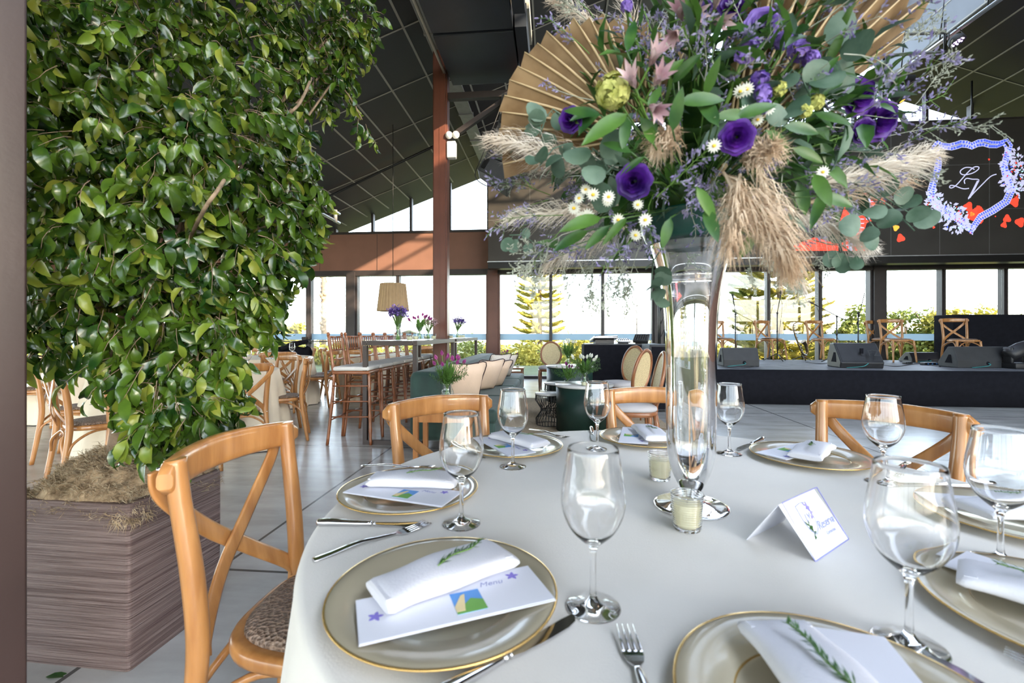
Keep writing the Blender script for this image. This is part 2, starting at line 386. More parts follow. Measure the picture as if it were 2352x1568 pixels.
# polished concrete floor with sawn joints
def floor_mat():
    m = bpy.data.materials.new('polished concrete'); m.use_nodes = True; nt = m.node_tree; N = nt.nodes; L = nt.links
    p = N['Principled BSDF']; tc = N.new('ShaderNodeTexCoord'); mp = N.new('ShaderNodeMapping'); mp.inputs['Rotation'].default_value = (0, 0, TH)
    L.new(tc.outputs['Object'], mp.inputs[0])
    n1 = N.new('ShaderNodeTexNoise'); n1.inputs['Scale'].default_value = 1.1; n1.inputs['Detail'].default_value = 8; n1.inputs['Roughness'].default_value = .65
    mp2 = N.new('ShaderNodeMapping'); mp2.inputs['Scale'].default_value = (.7, 3.2, 1); L.new(mp.outputs[0], mp2.inputs[0])
    n2 = N.new('ShaderNodeTexNoise'); n2.inputs['Scale'].default_value = 2.2; n2.inputs['Detail'].default_value = 6
    L.new(mp.outputs[0], n1.inputs['Vector']); L.new(mp2.outputs[0], n2.inputs['Vector'])
    ad = N.new('ShaderNodeMath'); ad.operation = 'ADD'; L.new(n1.outputs[0], ad.inputs[0]); L.new(n2.outputs[0], ad.inputs[1])
    cr = N.new('ShaderNodeValToRGB'); cr.color_ramp.elements[0].position = .75 / 2 + .05; cr.color_ramp.elements[1].position = .62
    cr.color_ramp.elements[0].color = (.36, .345, .32, 1); cr.color_ramp.elements[1].color = (.50, .485, .455, 1)
    hv = N.new('ShaderNodeMath'); hv.operation = 'MULTIPLY'; hv.inputs[1].default_value = .5; L.new(ad.outputs[0], hv.inputs[0]); L.new(hv.outputs[0], cr.inputs[0])
    br = N.new('ShaderNodeTexBrick'); br.offset = 0; br.inputs['Scale'].default_value = 1; br.inputs['Brick Width'].default_value = 2.4; br.inputs['Row Height'].default_value = 2.4
    br.inputs['Mortar Size'].default_value = .009; br.inputs['Mortar Smooth'].default_value = .0
    br.inputs['Color1'].default_value = (1, 1, 1, 1); br.inputs['Color2'].default_value = (.96, .96, .96, 1); br.inputs['Mortar'].default_value = (.2, .2, .2, 1)
    mp3 = N.new('ShaderNodeMapping'); mp3.inputs['Location'].default_value = (1.64, .3, 0); L.new(mp.outputs[0], mp3.inputs[0]); L.new(mp3.outputs[0], br.inputs['Vector'])
    mu = N.new('ShaderNodeMix'); mu.data_type = 'RGBA'; mu.blend_type = 'MULTIPLY'; mu.inputs[0].default_value = 1
    L.new(cr.outputs[0], mu.inputs[6]); L.new(br.outputs[0], mu.inputs[7]); L.new(mu.outputs[2], p.inputs['Base Color'])
    rr = N.new('ShaderNodeMapRange'); rr.inputs['To Min'].default_value = .17; rr.inputs['To Max'].default_value = .30; L.new(n1.outputs[0], rr.inputs[0]); L.new(rr.outputs[0], p.inputs['Roughness'])
    bn = N.new('ShaderNodeBump'); bn.inputs['Strength'].default_value = .02; bn.inputs['Distance'].default_value = .01; L.new(n2.outputs[0], bn.inputs['Height']); L.new(bn.outputs[0], p.inputs['Normal'])
    return m
mb = MB(); bbox(mb, AL, AR, BR_, BW + .08, -.12, 0)
struct(mb.build('floor', floor_mat()))

# roof: two slopes, flat aisle on the left, glazed monitor along the ridge
MA0, MA1, MZ = 3.1, 7.9, 8.55
def slope_piece(mb, a0, a1, b0, b1, t=.12, mi=0):
    z0, z1 = roof_z(a0), roof_z(a1)
    vs = [B(a0, b0, z0), B(a1, b0, z1), B(a1, b1, z1), B(a0, b1, z0)]
    vs += [p + V((0, 0, t)) for p in vs]
    mb.add(vs, [(0, 3, 2, 1), (4, 5, 6, 7), (0, 1, 5, 4), (1, 2, 6, 5), (2, 3, 7, 6), (3, 0, 4, 7)], mi)
AK = RIDGE_A - (RIDGE_Z - 3.8) / SLOPE       # where the left slope meets the flat aisle
AK2 = RIDGE_A + (RIDGE_Z - 3.8) / SLOPE
RB0 = -9.5  # unseen roof overhang behind the viewer, added to block the low sun
mb = MB(); slope_piece(mb, AK, MA0, RB0, BW + .5); slope_piece(mb, AL - .3, AK, RB0, BW + .5)
struct(mb.build('ceiling', M['ceil']))
mb = MB(); slope_piece(mb, MA1, AK2, RB0, BW + .5); slope_piece(mb, AK2, AR + 1, RB0, BW + .5)
struct(mb.build('ceiling', M['ceil']))
# pale joints between ceiling boards
mb = MB()
def joint_b(a, b0, b1, w=.022, dz=.004):
    z = roof_z(a) - dz
    s_ = SLOPE if a < RIDGE_A else -SLOPE
    vs = [B(a - w / 2, b0, z - s_ * w / 2), B(a + w / 2, b0, z + s_ * w / 2), B(a + w / 2, b1, z + s_ * w / 2), B(a - w / 2, b1, z - s_ * w / 2)]
    mb.add(vs + [p - V((0, 0, .005)) for p in vs], [(4, 7, 6, 5), (0, 1, 5, 4), (2, 3, 7, 6), (1, 2, 6, 5), (3, 0, 4, 7)])
def joint_a(b, a0, a1, w=.022, dz=.004):
    z0, z1 = roof_z(a0) - dz, roof_z(a1) - dz
    vs = [B(a0, b - w / 2, z0), B(a1, b - w / 2, z1), B(a1, b + w / 2, z1), B(a0, b + w / 2, z0)]
    mb.add(vs + [p - V((0, 0, .005)) for p in vs], [(4, 7, 6, 5), (0, 1, 5, 4), (2, 3, 7, 6), (1, 2, 6, 5), (3, 0, 4, 7)])
a = -6.05
while a < MA0: joint_b(a, -2, BW, .028); a += 1.15 if a > 20 else .575
b = BW - 1.0
while b > -2: joint_a(b, AK, MA0, .022); b -= 1.16
struct(mb.build('trim_1', M['seam']))
mb = MB(); a = MA1 + .5
while a < AR: joint_b(a, 0, BW, .028); a += .6
b = BW - 1.0
while b > 0: joint_a(b, MA1, AK2, .022); b -= 2.3
struct(mb.build('trim_2', M['seam']))
# monitor wells (grey boards) with their joints
for k, (aa, sgn) in enumerate(((MA0, 1), (MA1, -1))):
    mb = MB(); bbox(mb, aa - .05, aa + .05, RB0, BW + .1, roof_z(aa) - .04, MZ)
    o = mb.build('wall_monitor', M['ceilgrey']); struct(o)
    mb = MB(); x0 = aa + .052 * sgn
    for b in range(0, 12, 2): bbox(mb, x0, x0 + .006 * sgn, BW - .6 - b - .012, BW - .6 - b + .012, roof_z(aa), MZ)
    bbox(mb, x0, x0 + .006 * sgn, 0, BW, roof_z(aa) + .55, roof_z(aa) + .575); bbox(mb, x0, x0 + .006 * sgn, 0, BW, roof_z(aa) - .03, roof_z(aa))
    struct(mb.build('trim_%d' % (3 + k), M['seam']))
# monitor glazing with steel trusses
mb = MB(); bbox(mb, MA0, MA1, RB0, BW + .1, MZ + .10, MZ + .112)
struct(mb.build('window_31', M['pane']))
mb = MB()
for k in range(7):
    b = BW - .7 - k * 2.2
    bbox(mb, MA0, MA1, b - .05, b + .05, MZ - .03, MZ + .07)
    for q in range(6):
        p0 = B(MA0 + q * .8, b, MZ - .02 if q % 2 else MZ - .55); p1 = B(MA0 + (q + 1) * .8, b, MZ - .55 if q % 2 else MZ - .02)
        mb.tube([p0, p1], .03, 6)
    bbox(mb, MA0, MA1, b - .03, b + .03, MZ - .6, MZ - .54)
for q in range(1, 4): bbox(mb, MA0 + q * 1.2 - .03, MA0 + q * 1.2 + .03, RB0, BW, MZ + .02, MZ + .08)
struct(mb.build('trim_5', M['redsteel']))
# side walls; the unseen right one is solid to block sun, the left one glazed
mb = MB(); bbox(mb, AR, AR + .15, RB0, BW + .2, 0, 3.9); struct(mb.build('wall_right', M['band']))
mb = MB(); bbox(mb, AL - .15, AL, BR_, BW + .2, 2.77, 3.9); struct(mb.build('wall_left', M['band']))
mb = MB()
for k in range(8): bbox(mb, AL - .12, AL, BR_ + k * 2.4 + .2, BR_ + k * 2.4 + .3, 0, 2.8)
struct(mb.build('trim_6', M['frame']))
# end wall behind the viewer: header and posts, left open to let skylight in
mb = MB(); bbox(mb, AL, AR, BR_ - .15, BR_, 3.2, 3.9)
for k in range(15): bbox(mb, AL + k * 2.4, AL + k * 2.4 + .09, BR_ - .12, BR_, 0, 3.3)
struct(mb.build('wall_rear', M['frame']))

# glass end wall ------------------------------------------------------------
ZH = 2.77                                    # window head
mb = MB(); bbox(mb, AL, AR, BW - .05, BW + .15, ZH, 3.80)
struct(mb.build('wall_back', M['band']))
mb = MB(); bbox(mb, AL, AR, BW - .09, BW + .12, ZH - .10, ZH + .04); bbox(mb, AL, AR, BW - .06, BW + .1, .0, .07)
bbox(mb, AL, a_of(1122), BW - .07, BW + .1, 3.77, 3.83)
for px in (737, 868, 1005):                  # sheet joints in the brown cladding
    bbox(mb, a_of(px) - .004, a_of(px) + .004, BW - .056, BW - .05, ZH + .05, 3.76)
struct(mb.build('trim_7', M['frame']))
mull = [(618, .11), (711, .14), (810, .22), (915, .09), (1026, .09), (1133, .26), (1265, .08), (1384, .08), (1512, .24), (1638, .08), (1763, .08), (1881, .09), (2013, .27), (2163, .09), (2305, .09)]
xs = [(a_of(p), w) for p, w in mull]
al = xs[0][0]
left = []
while al - 1.3 > AL: al -= 1.3; left.append((al, .11))
xs = left[::-1] + xs; al = xs[-1][0]
while al + 1.5 < AR: al += 1.5; xs.append((al, .1))
for k, (a_, w) in enumerate(xs):
    mb = MB(); thick = w > .2
    bbox(mb, a_ - w / 2, a_ + w / 2, BW - (.14 if thick else .06), BW + .1, 0, ZH)
    if thick: bbox(mb, a_ - w / 2 - .05, a_ + w / 2 + .05, BW - .07, BW + .1, 0, ZH)
    else: bbox(mb, a_ - w / 2 + .025, a_ + w / 2 - .025, BW - .075, BW - .06, 0, ZH)
    struct(mb.build('trim_%d' % (20 + k), M['redsteel'] if w == .26 else M['frame']))
doorset = {a_of(618): 1, a_of(711): 2}
for k in range(len(xs) - 1):
    a0, a1 = xs[k][0] + xs[k][1] / 2, xs[k + 1][0] - xs[k + 1][1] / 2
    isd = abs(xs[k][0] - a_of(618)) < .01 or abs(xs[k][0] - a_of(711)) < .01
    mb = MB(); bbox(mb, a0, a1, BW - .006, BW + .006, .07, ZH - .1)
    o = mb.build('door_%d' % (1 if xs[k][0] < a_of(700) else 2) if isd else 'window_%d' % (k + 1), M['pane']); struct(o)
    mb = MB(); bbox(mb, a0, a1, BW - .012, BW - .008, .985, 1.145); mb.build('frosted_band', M['frost'], o)
    if isd:
        mb = MB(); bbox(mb, a0 - .02, a1, BW - .12, BW - .09, .93, .955); bbox(mb, a1 - .08, a1 + .05, BW - .13, BW - .06, .86, 1.06, 0, .01); bbox(mb, a0 - .05, a0 + .03, BW - .13, BW - .06, .88, 1.0, 0, .01)
        mb.build('push_bar', M['blackmetal'], o)
# gable glass
gm = [a_of(735), a_of(772), a_of(857), a_of(945), a_of(1034), a_of(1122)] + [3.2, 5.2, 7.2, a_of(2125), a_of(2228), 12.5, 14.5, 16]
gl = AK + .1
edges = [gl] + gm[1:] + [AK2 - .1]
for k in range(len(edges) - 1):
    a0, a1 = edges[k], edges[k + 1]
    z0 = 3.82
    def topz(a_): return (MZ + .05) if MA0 < a_ < MA1 else roof_z(a_)
    cuts = [a0] + [c for c in (MA0, MA1) if a0 < c < a1] + [a1]
    mb = MB()
    for c0, c1 in zip(cuts[:-1], cuts[1:]):
        m_ = (c0 + c1) / 2
        if MA0 < m_ < MA1: t0 = t1 = MZ + .1
        else: t0, t1 = roof_z(c0), roof_z(c1)
        mb.poly3([B(c0, BW, z0), B(c1, BW, z0), B(c1, BW, t1), B(c0, BW, t0)])
    struct(mb.build('window_%d' % (40 + k), M['pane'])); 
mb = MB()
for a_ in gm[1:]:
    zt = MZ + .1 if MA0 < a_ < MA1 else roof_z(a_)
    bbox(mb, a_ - .03, a_ + .03, BW - .06, BW + .06, 3.8, zt)
for c in (MA0 + .06, MA1 - .06): bbox(mb, c - .05, c + .05, BW - .08, BW + .08, 3.8, MZ + .1)
bbox(mb, MA0, MA1, BW - .06, BW + .06, 7.15, 7.3)
struct(mb.build('trim_8', M['frame']))
# exit sign on the brown cladding
t = thing('exit_sign', 'small white and green exit sign reading SAÍDA on the brown wall', 'sign', B(a_of(709), BW - .05, z_of(709, 614)), RB)
mb = MB(); mb.box((0, -.03, 0), (.23, .05, .15), ch=.01); mb.build('panel', M['signwhite'], t)
mb = MB(); mb.box((0, -.04, .095), (.25, .07, .05), ch=.015); mb.build('lamp_housing', M['signwhite'], t)
def text_mesh(name, txt, size, m, parent, loc, rot, ext=.002, shear=0.0, align='CENTER'):
    cu = bpy.data.curves.new(name, 'FONT'); cu.body = txt; cu.size = size; cu.extrude = ext; cu.align_x = align; cu.align_y = 'CENTER'; cu.shear = shear
    tmp = bpy.data.objects.new('tmp', cu); COL.objects.link(tmp)
    bpy.context.view_layer.update()
    me = bpy.data.meshes.new_from_object(tmp.evaluated_get(bpy.context.evaluated_depsgraph_get()))
    bpy.data.objects.remove(tmp)
    me.materials.clear(); me.materials.append(m)
    o = bpy.data.objects.new(name, me); COL.objects.link(o); o.parent = parent; o.location = loc; o.rotation_euler = rot
    return o
text_mesh('lettering', 'SAÍDA', .075, M['signgreen'], t, (0, -.057, -.01), (R(90), 0, 0))
mb = MB(); mb.box((0, -.057, -.062), (.2, .004, .012)); mb.build('green_bar', M['signgreen'], t)

# column, channel beam, ducts ------------------------------------------------
CA, CB_ = -1.63, 6.42
mb = MB(); bbox(mb, CA - .085, CA + .085, CB_, CB_ + .21, 0, roof_z(CA) - .02); bbox(mb, CA - .105, CA + .105, CB_ + .03, CB_ + .18, 0, roof_z(CA) - .02)
bbox(mb, CA - .005, CA + .005, CB_ - .004, CB_, 0, roof_z(CA) - .1)
bbox(mb, CA - .16, CA + .16, CB_ - .05, CB_ + .26, 0, .02); struct(mb.build('wall_column', M['redsteel']))
t = thing('bracket_arm', 'dark steel bracket arm with diagonal brace on the tall brown column', 'bracket', B(CA, CB_, 4.6), RB)
mb = MB(); mb.box((.64, .11, 0), (1.06, .09, .09)); mb.build('arm', M['frame'], t)
mb = MB(); mb.tube([(.12, .11, -.60), (.98, .11, -.05)], .05, 4, smooth=False); mb.build('brace', M['frame'], t)
mb = MB(); mb.box((1.1, .12, .035), (.16, .14, .09)); mb.build('end_plate', M['redsteel'], t)
mb = MB()
bbox(mb, CA - .12, CA + .13, 0, BW - .1, roof_z(CA) - .22, roof_z(CA) - .2); bbox(mb, CA - .02, CA + .03, 0, BW - .1, roof_z(CA) - .2, roof_z(CA))
for k in range(10): bbox(mb, CA - .13, CA + .14, k * 1.15 + .3, k * 1.15 + .34, roof_z(CA) - .235, roof_z(CA) - .18)
struct(mb.build('trim_9', M['channel']))
t0 = thing('duct_run', 'long black duct boards hanging under the roof beside the brown column', 'duct', B(0, 0, 4.8), RB)
for k in range(5):
    b1 = 6.62 - k * 1.17
    mb = MB(); mb.box((-.98, b1 - .57, .12), (1.0, 1.12, .22), ch=.01); mb.build('duct_board', M['darkboard'], t0)
    if k < 3:
        mb = MB(); mb.box((-.39, b1 - .50 - .25, .14), (.14, .95, .28)); mb.build('side_board', M['darkboard'], t0)
        mb = MB(); mb.box((-.375, b1 - .78, .36), (.17, .7, .16)); mb.build('side_tray', M['beige'], t0)
    mb = MB(); mb.tube([(-1.3, b1 - .1, .2), (-1.3, b1 - .1, .75)], .012, 6); mb.tube([(-.7, b1 - .1, .2), (-.7, b1 - .1, .95)], .012, 6); mb.build('hanger_rod', M['channel'], t0)
mb = MB(); mb.tube([(-1.56, -.5, .1), (-1.56, 6.5, .1)], .02, 6); mb.build('pipe', M['beige'], t0)
# thin dark cable tray crossing the left slope
mb = MB(); p0, p1 = B(AK + .1, 9.6, roof_z(AK) - .1), B(-1.9, 9.2, roof_z(-1.9) - .1)
mb.tube([p0, p1], .028, 6); tag(mb.build('cable_tray', M['blackmetal']), 'thin black cable tray under the left ceiling slope', 'tray')
# lighting tube with two bars on the left behind the ficus
t = thing('lighting_bar', 'twin grey lighting tubes jutting out from behind the ficus', 'lighting truss', at(780, 505, 7.2))
d = at(640, 432, 5.6) - at(787, 513, 7.2)
for q in (0, .12):
    mb = MB(); mb.tube([V((0, 0, q * 1.2 - .05)), V((0, 0, q * 1.2 - .05)) + d * 1.5], .022, 8); mb.build('tube', M['alu'], t)
mb = MB()
for s_ in (.08, .5, .9, 1.3): mb.tube([d * s_ + V((0, 0, -.07)), d * s_ + V((0, 0, .12))], .03, 6)
mb.build('clamp', M['channel'], t)
hp = V(t.location) + d * .5; mb = MB(); mb.tube([V((0, 0, -.03)) + d * .5, V((0, 0, roof_z(hp.x * CT - hp.y * ST) - hp.z + .01)) + d * .5], .01, 5); mb.build('hanger_rod', M['channel'], t)
# emergency lamp on the column
t = thing('emergency_lamp', 'white twin-head emergency lamp on the side of the brown column', 'lamp', B(CA + .107, CB_, 3.80), RB)
mb = MB(); mb.box((.06, .05, 0), (.13, .1, .24), ch=.015); mb.build('housing', M['signwhite'], t)
for q in (-.03, .07):
    mb = MB(); mb.ball((.06 + q, .0, .2), .055, 10, sq=(1, .8, 1)); mb.build('lamp_head', M['signwhite'], t)
# near steel post at the left edge
t = thing('steel_post', 'brown painted steel post in the foreground at the left edge', 'post', B(0, 0, 0))
PE, PA = V((-.68, -.733, 0)), V((-.733, .68, 0)); P0 = V((-1.066 * 1.22, 1.22, 0)); pc = P0 + PE * .15 + PA * .06; prz = atan2(.733, .68)
mb = MB(); mb.box((pc.x, pc.y, 2.6), (.30, .12, 5.2), prz, 0, None, .005); mb.build('shaft', M['steelbrown'], t)
mb = MB(); mb.box((pc.x, pc.y, .01), (.36, .18, .02), prz); mb.build('base_plate', M['steelbrown'], t)
nl = P0 + PE * .095 - PA * .0015
n = thing('notice', 'small pale printed notice stuck on the brown steel post', 'sign', (nl.x, nl.y, CH + (765 - 316) / FPX * nl.y), prz)
mb = MB(); mb.box((0, 0, 0), (.09, .002, .078)); mb.build('sheet', M['sticker'], n)
mb = MB(); mb.box((0, -.0015, .034), (.084, .001, .002)); mb.box((0, -.0015, -.034), (.084, .001, .002)); mb.box((.041, -.0015, 0), (.002, .001, .07)); mb.build('border', M['frame'], n)

# ================================================================== OUTSIDE
mb = MB()
def gpt(x, b): 
    dz = -.05 if b < 17 else -.05 - (b - 17) * .22
    return B(x, b, max(dz, -9))
for b0, b1 in ((-60, 17), (17, 40), (40, 58), (58, 400)):
    mb.poly3([gpt(-200, b0), gpt(200, b0), gpt(200, b1), gpt(-200, b1)])
struct(mb.build('ground', M['lawn']))
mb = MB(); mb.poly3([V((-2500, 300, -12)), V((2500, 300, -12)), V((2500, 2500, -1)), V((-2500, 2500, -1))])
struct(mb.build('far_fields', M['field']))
mb = MB()
def hill(x0, x1, Y, h, wob, seed):
    random.seed(seed); n = 40; v_ = []
    for i in range(n + 1):
        x = x0 + (x1 - x0) * i / n; z = h * (.35 + .65 * sin(pi * i / n)) * (1 + wob * (noise.noise(V((i * .35, seed, 0)))))
        v_ += [V((x, Y - 200, -4)), V((x, Y, z)), V((x, Y + 260, -4))]
    mb.add(v_, [(3 * i, 3 * i + 1, 3 * i + 4, 3 * i + 3) for i in range(n)] + [(3 * i + 1, 3 * i + 2, 3 * i + 5, 3 * i + 4) for i in range(n)], 0, True)
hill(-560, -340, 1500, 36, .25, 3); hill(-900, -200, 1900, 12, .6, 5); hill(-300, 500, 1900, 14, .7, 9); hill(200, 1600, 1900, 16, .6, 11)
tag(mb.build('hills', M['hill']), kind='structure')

def foliage_clump(mb, c, r, n, leaf=.12, mi=0, squash=.8):
    c = V(c)
    for _ in range(n):
        d = V((random.gauss(0, 1), random.gauss(0, 1), random.gauss(0, 1))).normalized()
        p = c + V((d.x * r, d.y * r, d.z * r * squash)) * (random.random() ** .4)
        t = V((random.gauss(0, 1), random.gauss(0, 1), random.gauss(0, .6))).normalized(); u = t.orthogonal().normalized(); w = t.cross(u)
        a = random.random() * 6.28; u2 = u * cos(a) + w * sin(a)
        l = leaf * random.uniform(.6, 1.5)
        mb.add([p, p + t * l * .5 + u2 * l * .28, p + t * l, p + t * l * .5 - u2 * l * .28 + V((0, 0, l * .1))], [(0, 1, 2, 3)], mi)
random.seed(12)
spots = []
for px in range(110, 2400, 62): spots.append((px + random.uniform(-12, 12), random.uniform(17.5, 20), random.uniform(-1.0, -.5), random.uniform(.9, 1.15)))
for px in range(90, 2400, 95): spots.append((px + random.uniform(-12, 12), random.uniform(24, 29), random.uniform(-2.3, -1.5), random.uniform(1.3, 1.8)))
mb = MB()
for px, Y, z, s_ in spots:
    p = at(px, HY, Y); mi = 0 if random.random() < .72 else 1
    for k in range(14):
        a = random.random() * 6.28; r = random.uniform(0, 1.0)
        foliage_clump(mb, (p.x + cos(a) * r * s_, p.y + sin(a) * r * s_, z + random.uniform(.3, 1.3) * (1.15 - r * .4) * s_), random.uniform(.35, .6) * s_, 110, .13 * s_, mi)
tag(mb.build('shrubbery', [M['treegold'], M['treegreen']]), 'dense sunlit yellow green shrubbery on the slope outside the glass wall', 'shrubs', kind='stuff')
def tree_crown(name, label, px, pytop, pxw, Y, m, seed, leaf=.16, cat='tree', zb=None):
    random.seed(seed)
    base = at(px, HY, Y); zt = at(px, pytop, Y).z; w = pxw / FPX * Y / 2
    z0 = -3.0 if zb is None else zb
    t = thing(name, label, cat, (base.x, base.y, z0)); h = zt - z0
    mb = MB(); mb.tube([(0, 0, 0), (.05, 0, h * .45), (0, .1, h * .8)], [.16, .12, .05], 7)
    for k in range(9):
        a = random.random() * 6.28; mb.tube([(0, 0, h * random.uniform(.35, .6)), (cos(a) * w * .5, sin(a) * w * .5, h * random.uniform(.6, .8)), (cos(a) * w * .9, sin(a) * w * .9, h * random.uniform(.7, .92))], [.06, .04, .015], 5)
    mb.build('trunk', M['treebark'], t)
    mb = MB()
    for k in range(26):
        a = random.random() * 6.28; r = random.uniform(.1, .95) * w
        foliage_clump(mb, (cos(a) * r, sin(a) * r, h * (random.uniform(.55, .93) - .18 * (r / w) ** 2)), w * random.uniform(.22, .34), 130, leaf)
    mb.build('foliage', m, t)
tree_crown('garden_tree', 'yellow green tree beyond the glass doors, beside the bare trunk', 672, 728, 80, 24, M['treegold'], 3)
tree_crown('garden_tree', 'small golden tree at the left edge of the glass doors', 628, 736, 45, 24, M['treegold'], 4)
tree_crown('garden_tree', 'low rounded golden tree between the tiered pine and the bare tree', 1335, 752, 75, 26, M['treegold'], 5)
tree_crown('garden_tree', 'wide flat-topped green tree behind the microphone stands', 1960, 690, 150, 17.5, M['treegreen'], 6)
tree_crown('garden_tree', 'spreading green tree outside the window right of the thick post', 2085, 686, 190, 18, M['treegreen'], 7)
tree_crown('garden_tree', 'big yellow green tree behind the empty chair at the right end of the stage', 2215, 684, 190, 17, M['treegold'], 8)
tree_crown('garden_tree', 'lower green tree outside the last window on the right', 2340, 712, 130, 16, M['treegreen'], 9)
tree_crown('garden_tree', 'golden tree seen through gaps under the ficus at the far left', 150, 690, 130, 22, M['treegold'], 10)
tree_crown('garden_tree', 'pale green tree far left behind the ficus foliage', 300, 700, 120, 26, M['treegreen'], 11)
# tiered pines
def pine(label, px, pybase, w_low, w_top, Y, zb, ztop, seed, m, dense=1.0):
    random.seed(seed); base = at(px, HY, Y)
    t = thing('tiered_pine', label, 'tree', (base.x, base.y, zb)); h = ztop - zb
    mb = MB(); mb.tube([(0, 0, 0), (0, 0, h)], [.16, .03], 7); mb.build('trunk', M['treebark'], t)
    mf = MB(); z = .9
    while z < h:
        q = z / h; w = (w_low + (w_top - w_low) * q) * (1 if q < .8 else (1 - q) / .2 + .1); nb_ = int(9 * dense)
        for k in range(nb_):
            a = 2 * pi * k / nb_ + random.random(); L_ = w * random.uniform(.75, 1.1); rise = random.uniform(.0, .14)
            pts = [V((cos(a) * L_ * s_, sin(a) * L_ * s_, z - .10 * L_ * sin(pi * s_) + rise * s_ * s_ * L_ * 1.6)) for s_ in (0, .25, .5, .75, 1)]
            mf.tube(pts, [.03, .07, .09, .09, .03], 5)
            for i in range(int(130 * dense)):
                s_ = random.uniform(.15, 1); p = V((cos(a) * L_ * s_, sin(a) * L_ * s_, z - .10 * L_ * sin(pi * s_) + rise * s_ * s_ * L_ * 1.6))
                d = V((cos(a) + random.gauss(0, .7), sin(a) + random.gauss(0, .7), random.uniform(-.1, .7))).normalized()
                l = random.uniform(.12, .28); u = d.orthogonal().normalized() * .035
                mf.add([p - u, p + u, p + d * l], [(0, 1, 2)])
        z += random.uniform(.30, .42)
    mf.build('foliage', m, t)
pine('tall tiered pine with drooping yellow green branches outside the middle windows', 1240, 770, 1.25, 1.0, 22, -2.5, 9.0, 21, M['treegold'])
pine('second tiered pine, broader and denser, outside behind the stage chairs', 1790, 770, 1.75, 1.3, 18, -2.0, 8.0, 22, M['treegold'], 1.5)
pine('darker tiered pine just left of the broad one behind the stage', 1722, 770, .9, .7, 20, -2.0, 6.0, 24, M['treegreen'], .9)
def bare_tree(name, label, px, Y, zb, zt, w, seed, trunk=.04, spiral=False):
    random.seed(seed); base = at(px, HY, Y); t = thing(name, label, 'tree', (base.x, base.y, zb)); h = zt - zb
    mb = MB(); mb.tube([(0, 0, 0), (.02, 0, h * .5), (0, 0, h)], [trunk, trunk * .8, trunk * (.6 if spiral else .2)], 7)
    if spiral:
        for k in range(int(h / .06)): mb.ball((random.uniform(-1, 1) * trunk * .7, random.uniform(-1, 1) * trunk * .7, k * .06), trunk * .75, 6, jit=.4)
    mb.build('trunk', M['treebark'], t)
    mb = MB()
    for k in range(46):
        z = random.uniform(.2, .97) * h; a = random.random() * 6.28; L_ = w * (1 - (z / h) * (.2 if spiral else .75)) * random.uniform(.6, 1.1)
        e = V((cos(a) * L_, sin(a) * L_, z + L_ * (.05 if spiral else .55))); s_ = V((0, 0, z))
        mb.tube([s_, s_.lerp(e, .5) + V((0, 0, .04)), e], [.012, .008, .003], 4)
        if not spiral:
            for q in range(3):
                s2 = s_.lerp(e, random.uniform(.3, .8)); e2 = s2 + V((random.uniform(-.3, .3), random.uniform(-.3, .3), random.uniform(.1, .4))); mb.tube([s2, e2], [.007, .002], 4)
    mb.build('branches', M['treebark'], t)
bare_tree('bare_tree', 'bare leafless tree outside beyond the mixing desk', 1462, 22, -1.5, 2.6, 1.2, 31)
bare_tree('dead_tree', 'tall rough dead trunk with thin bare branches beyond the glass door', 743, 20, -2, 7.0, 1.9, 32, .13, True)
# ================================================================== THE DINING TABLE
TC = V((.405, 1.04, 0)); TR = .812; TZ = .768           # table centre, radius, cloth height
random.seed(7)
t = thing('round_dining_table', 'large round banquet table in the foreground under the pale cloth', 'table', TC)
mb = MB(); mb.lathe([(0, .70), (TR - .03, .70), (TR - .02, .73), (TR - .03, TZ - .006), (0, TZ - .006)], n=64); mb.build('tabletop', M['wood2'], t)
for k in range(4):
    mb = MB(); a = pi / 4 + k * pi / 2; mb.tube([(cos(a) * .5, sin(a) * .5, 0), (cos(a) * .5, sin(a) * .5, .70)], .025, 8); mb.build('leg', M['blackmetal'], t)
def cloth(r, z, drop, n=160, folds=26, amp=.035, seed=1, m=None):
    random.seed(seed); mb = MB(); rings = []
    ph = [random.uniform(0, 6.28) for _ in range(4)]
    for i in range(14): rings.append([V((cos(2 * pi * j / n) * r * i / 14.0 * .995 + 1e-4 * cos(j), sin(2 * pi * j / n) * r * i / 14.0 * .995, z)) for j in range(n)])
    for q, (dr, dz) in enumerate(((-.012, 0), (-.004, -.001), (.001, -.006), (.004, -.016), (.007, -.05), (.012, -.13), (.02, -.25), (.03, -.42), (.042, -.58), (.05, -drop))):
        ring = []
        for j in range(n):
            a = 2 * pi * j / n; f = max(0, min(1, (-dz - .03) / .5)) ** .8
            w = (sin(folds * a + ph[0] + 1.3 * sin(3 * a + ph[1])) * .6 + sin(folds * .43 * a // 1 * 0 + (folds // 2) * a + ph[2]) * .5)
            rr = r + dr + f * amp * (w + .6)
            ring.append(V((cos(a) * rr, sin(a) * rr, z + dz)))
        rings.append(ring)
    mb.loft(rings, 0, True, False)
    return mb
o = cloth(TR, TZ, .755, 240, 26, .030, 4).build('tablecloth', M['linen']); o.location = TC
tag(o, 'pale cream cloth covering the large round table in the foreground', 'tablecloth')

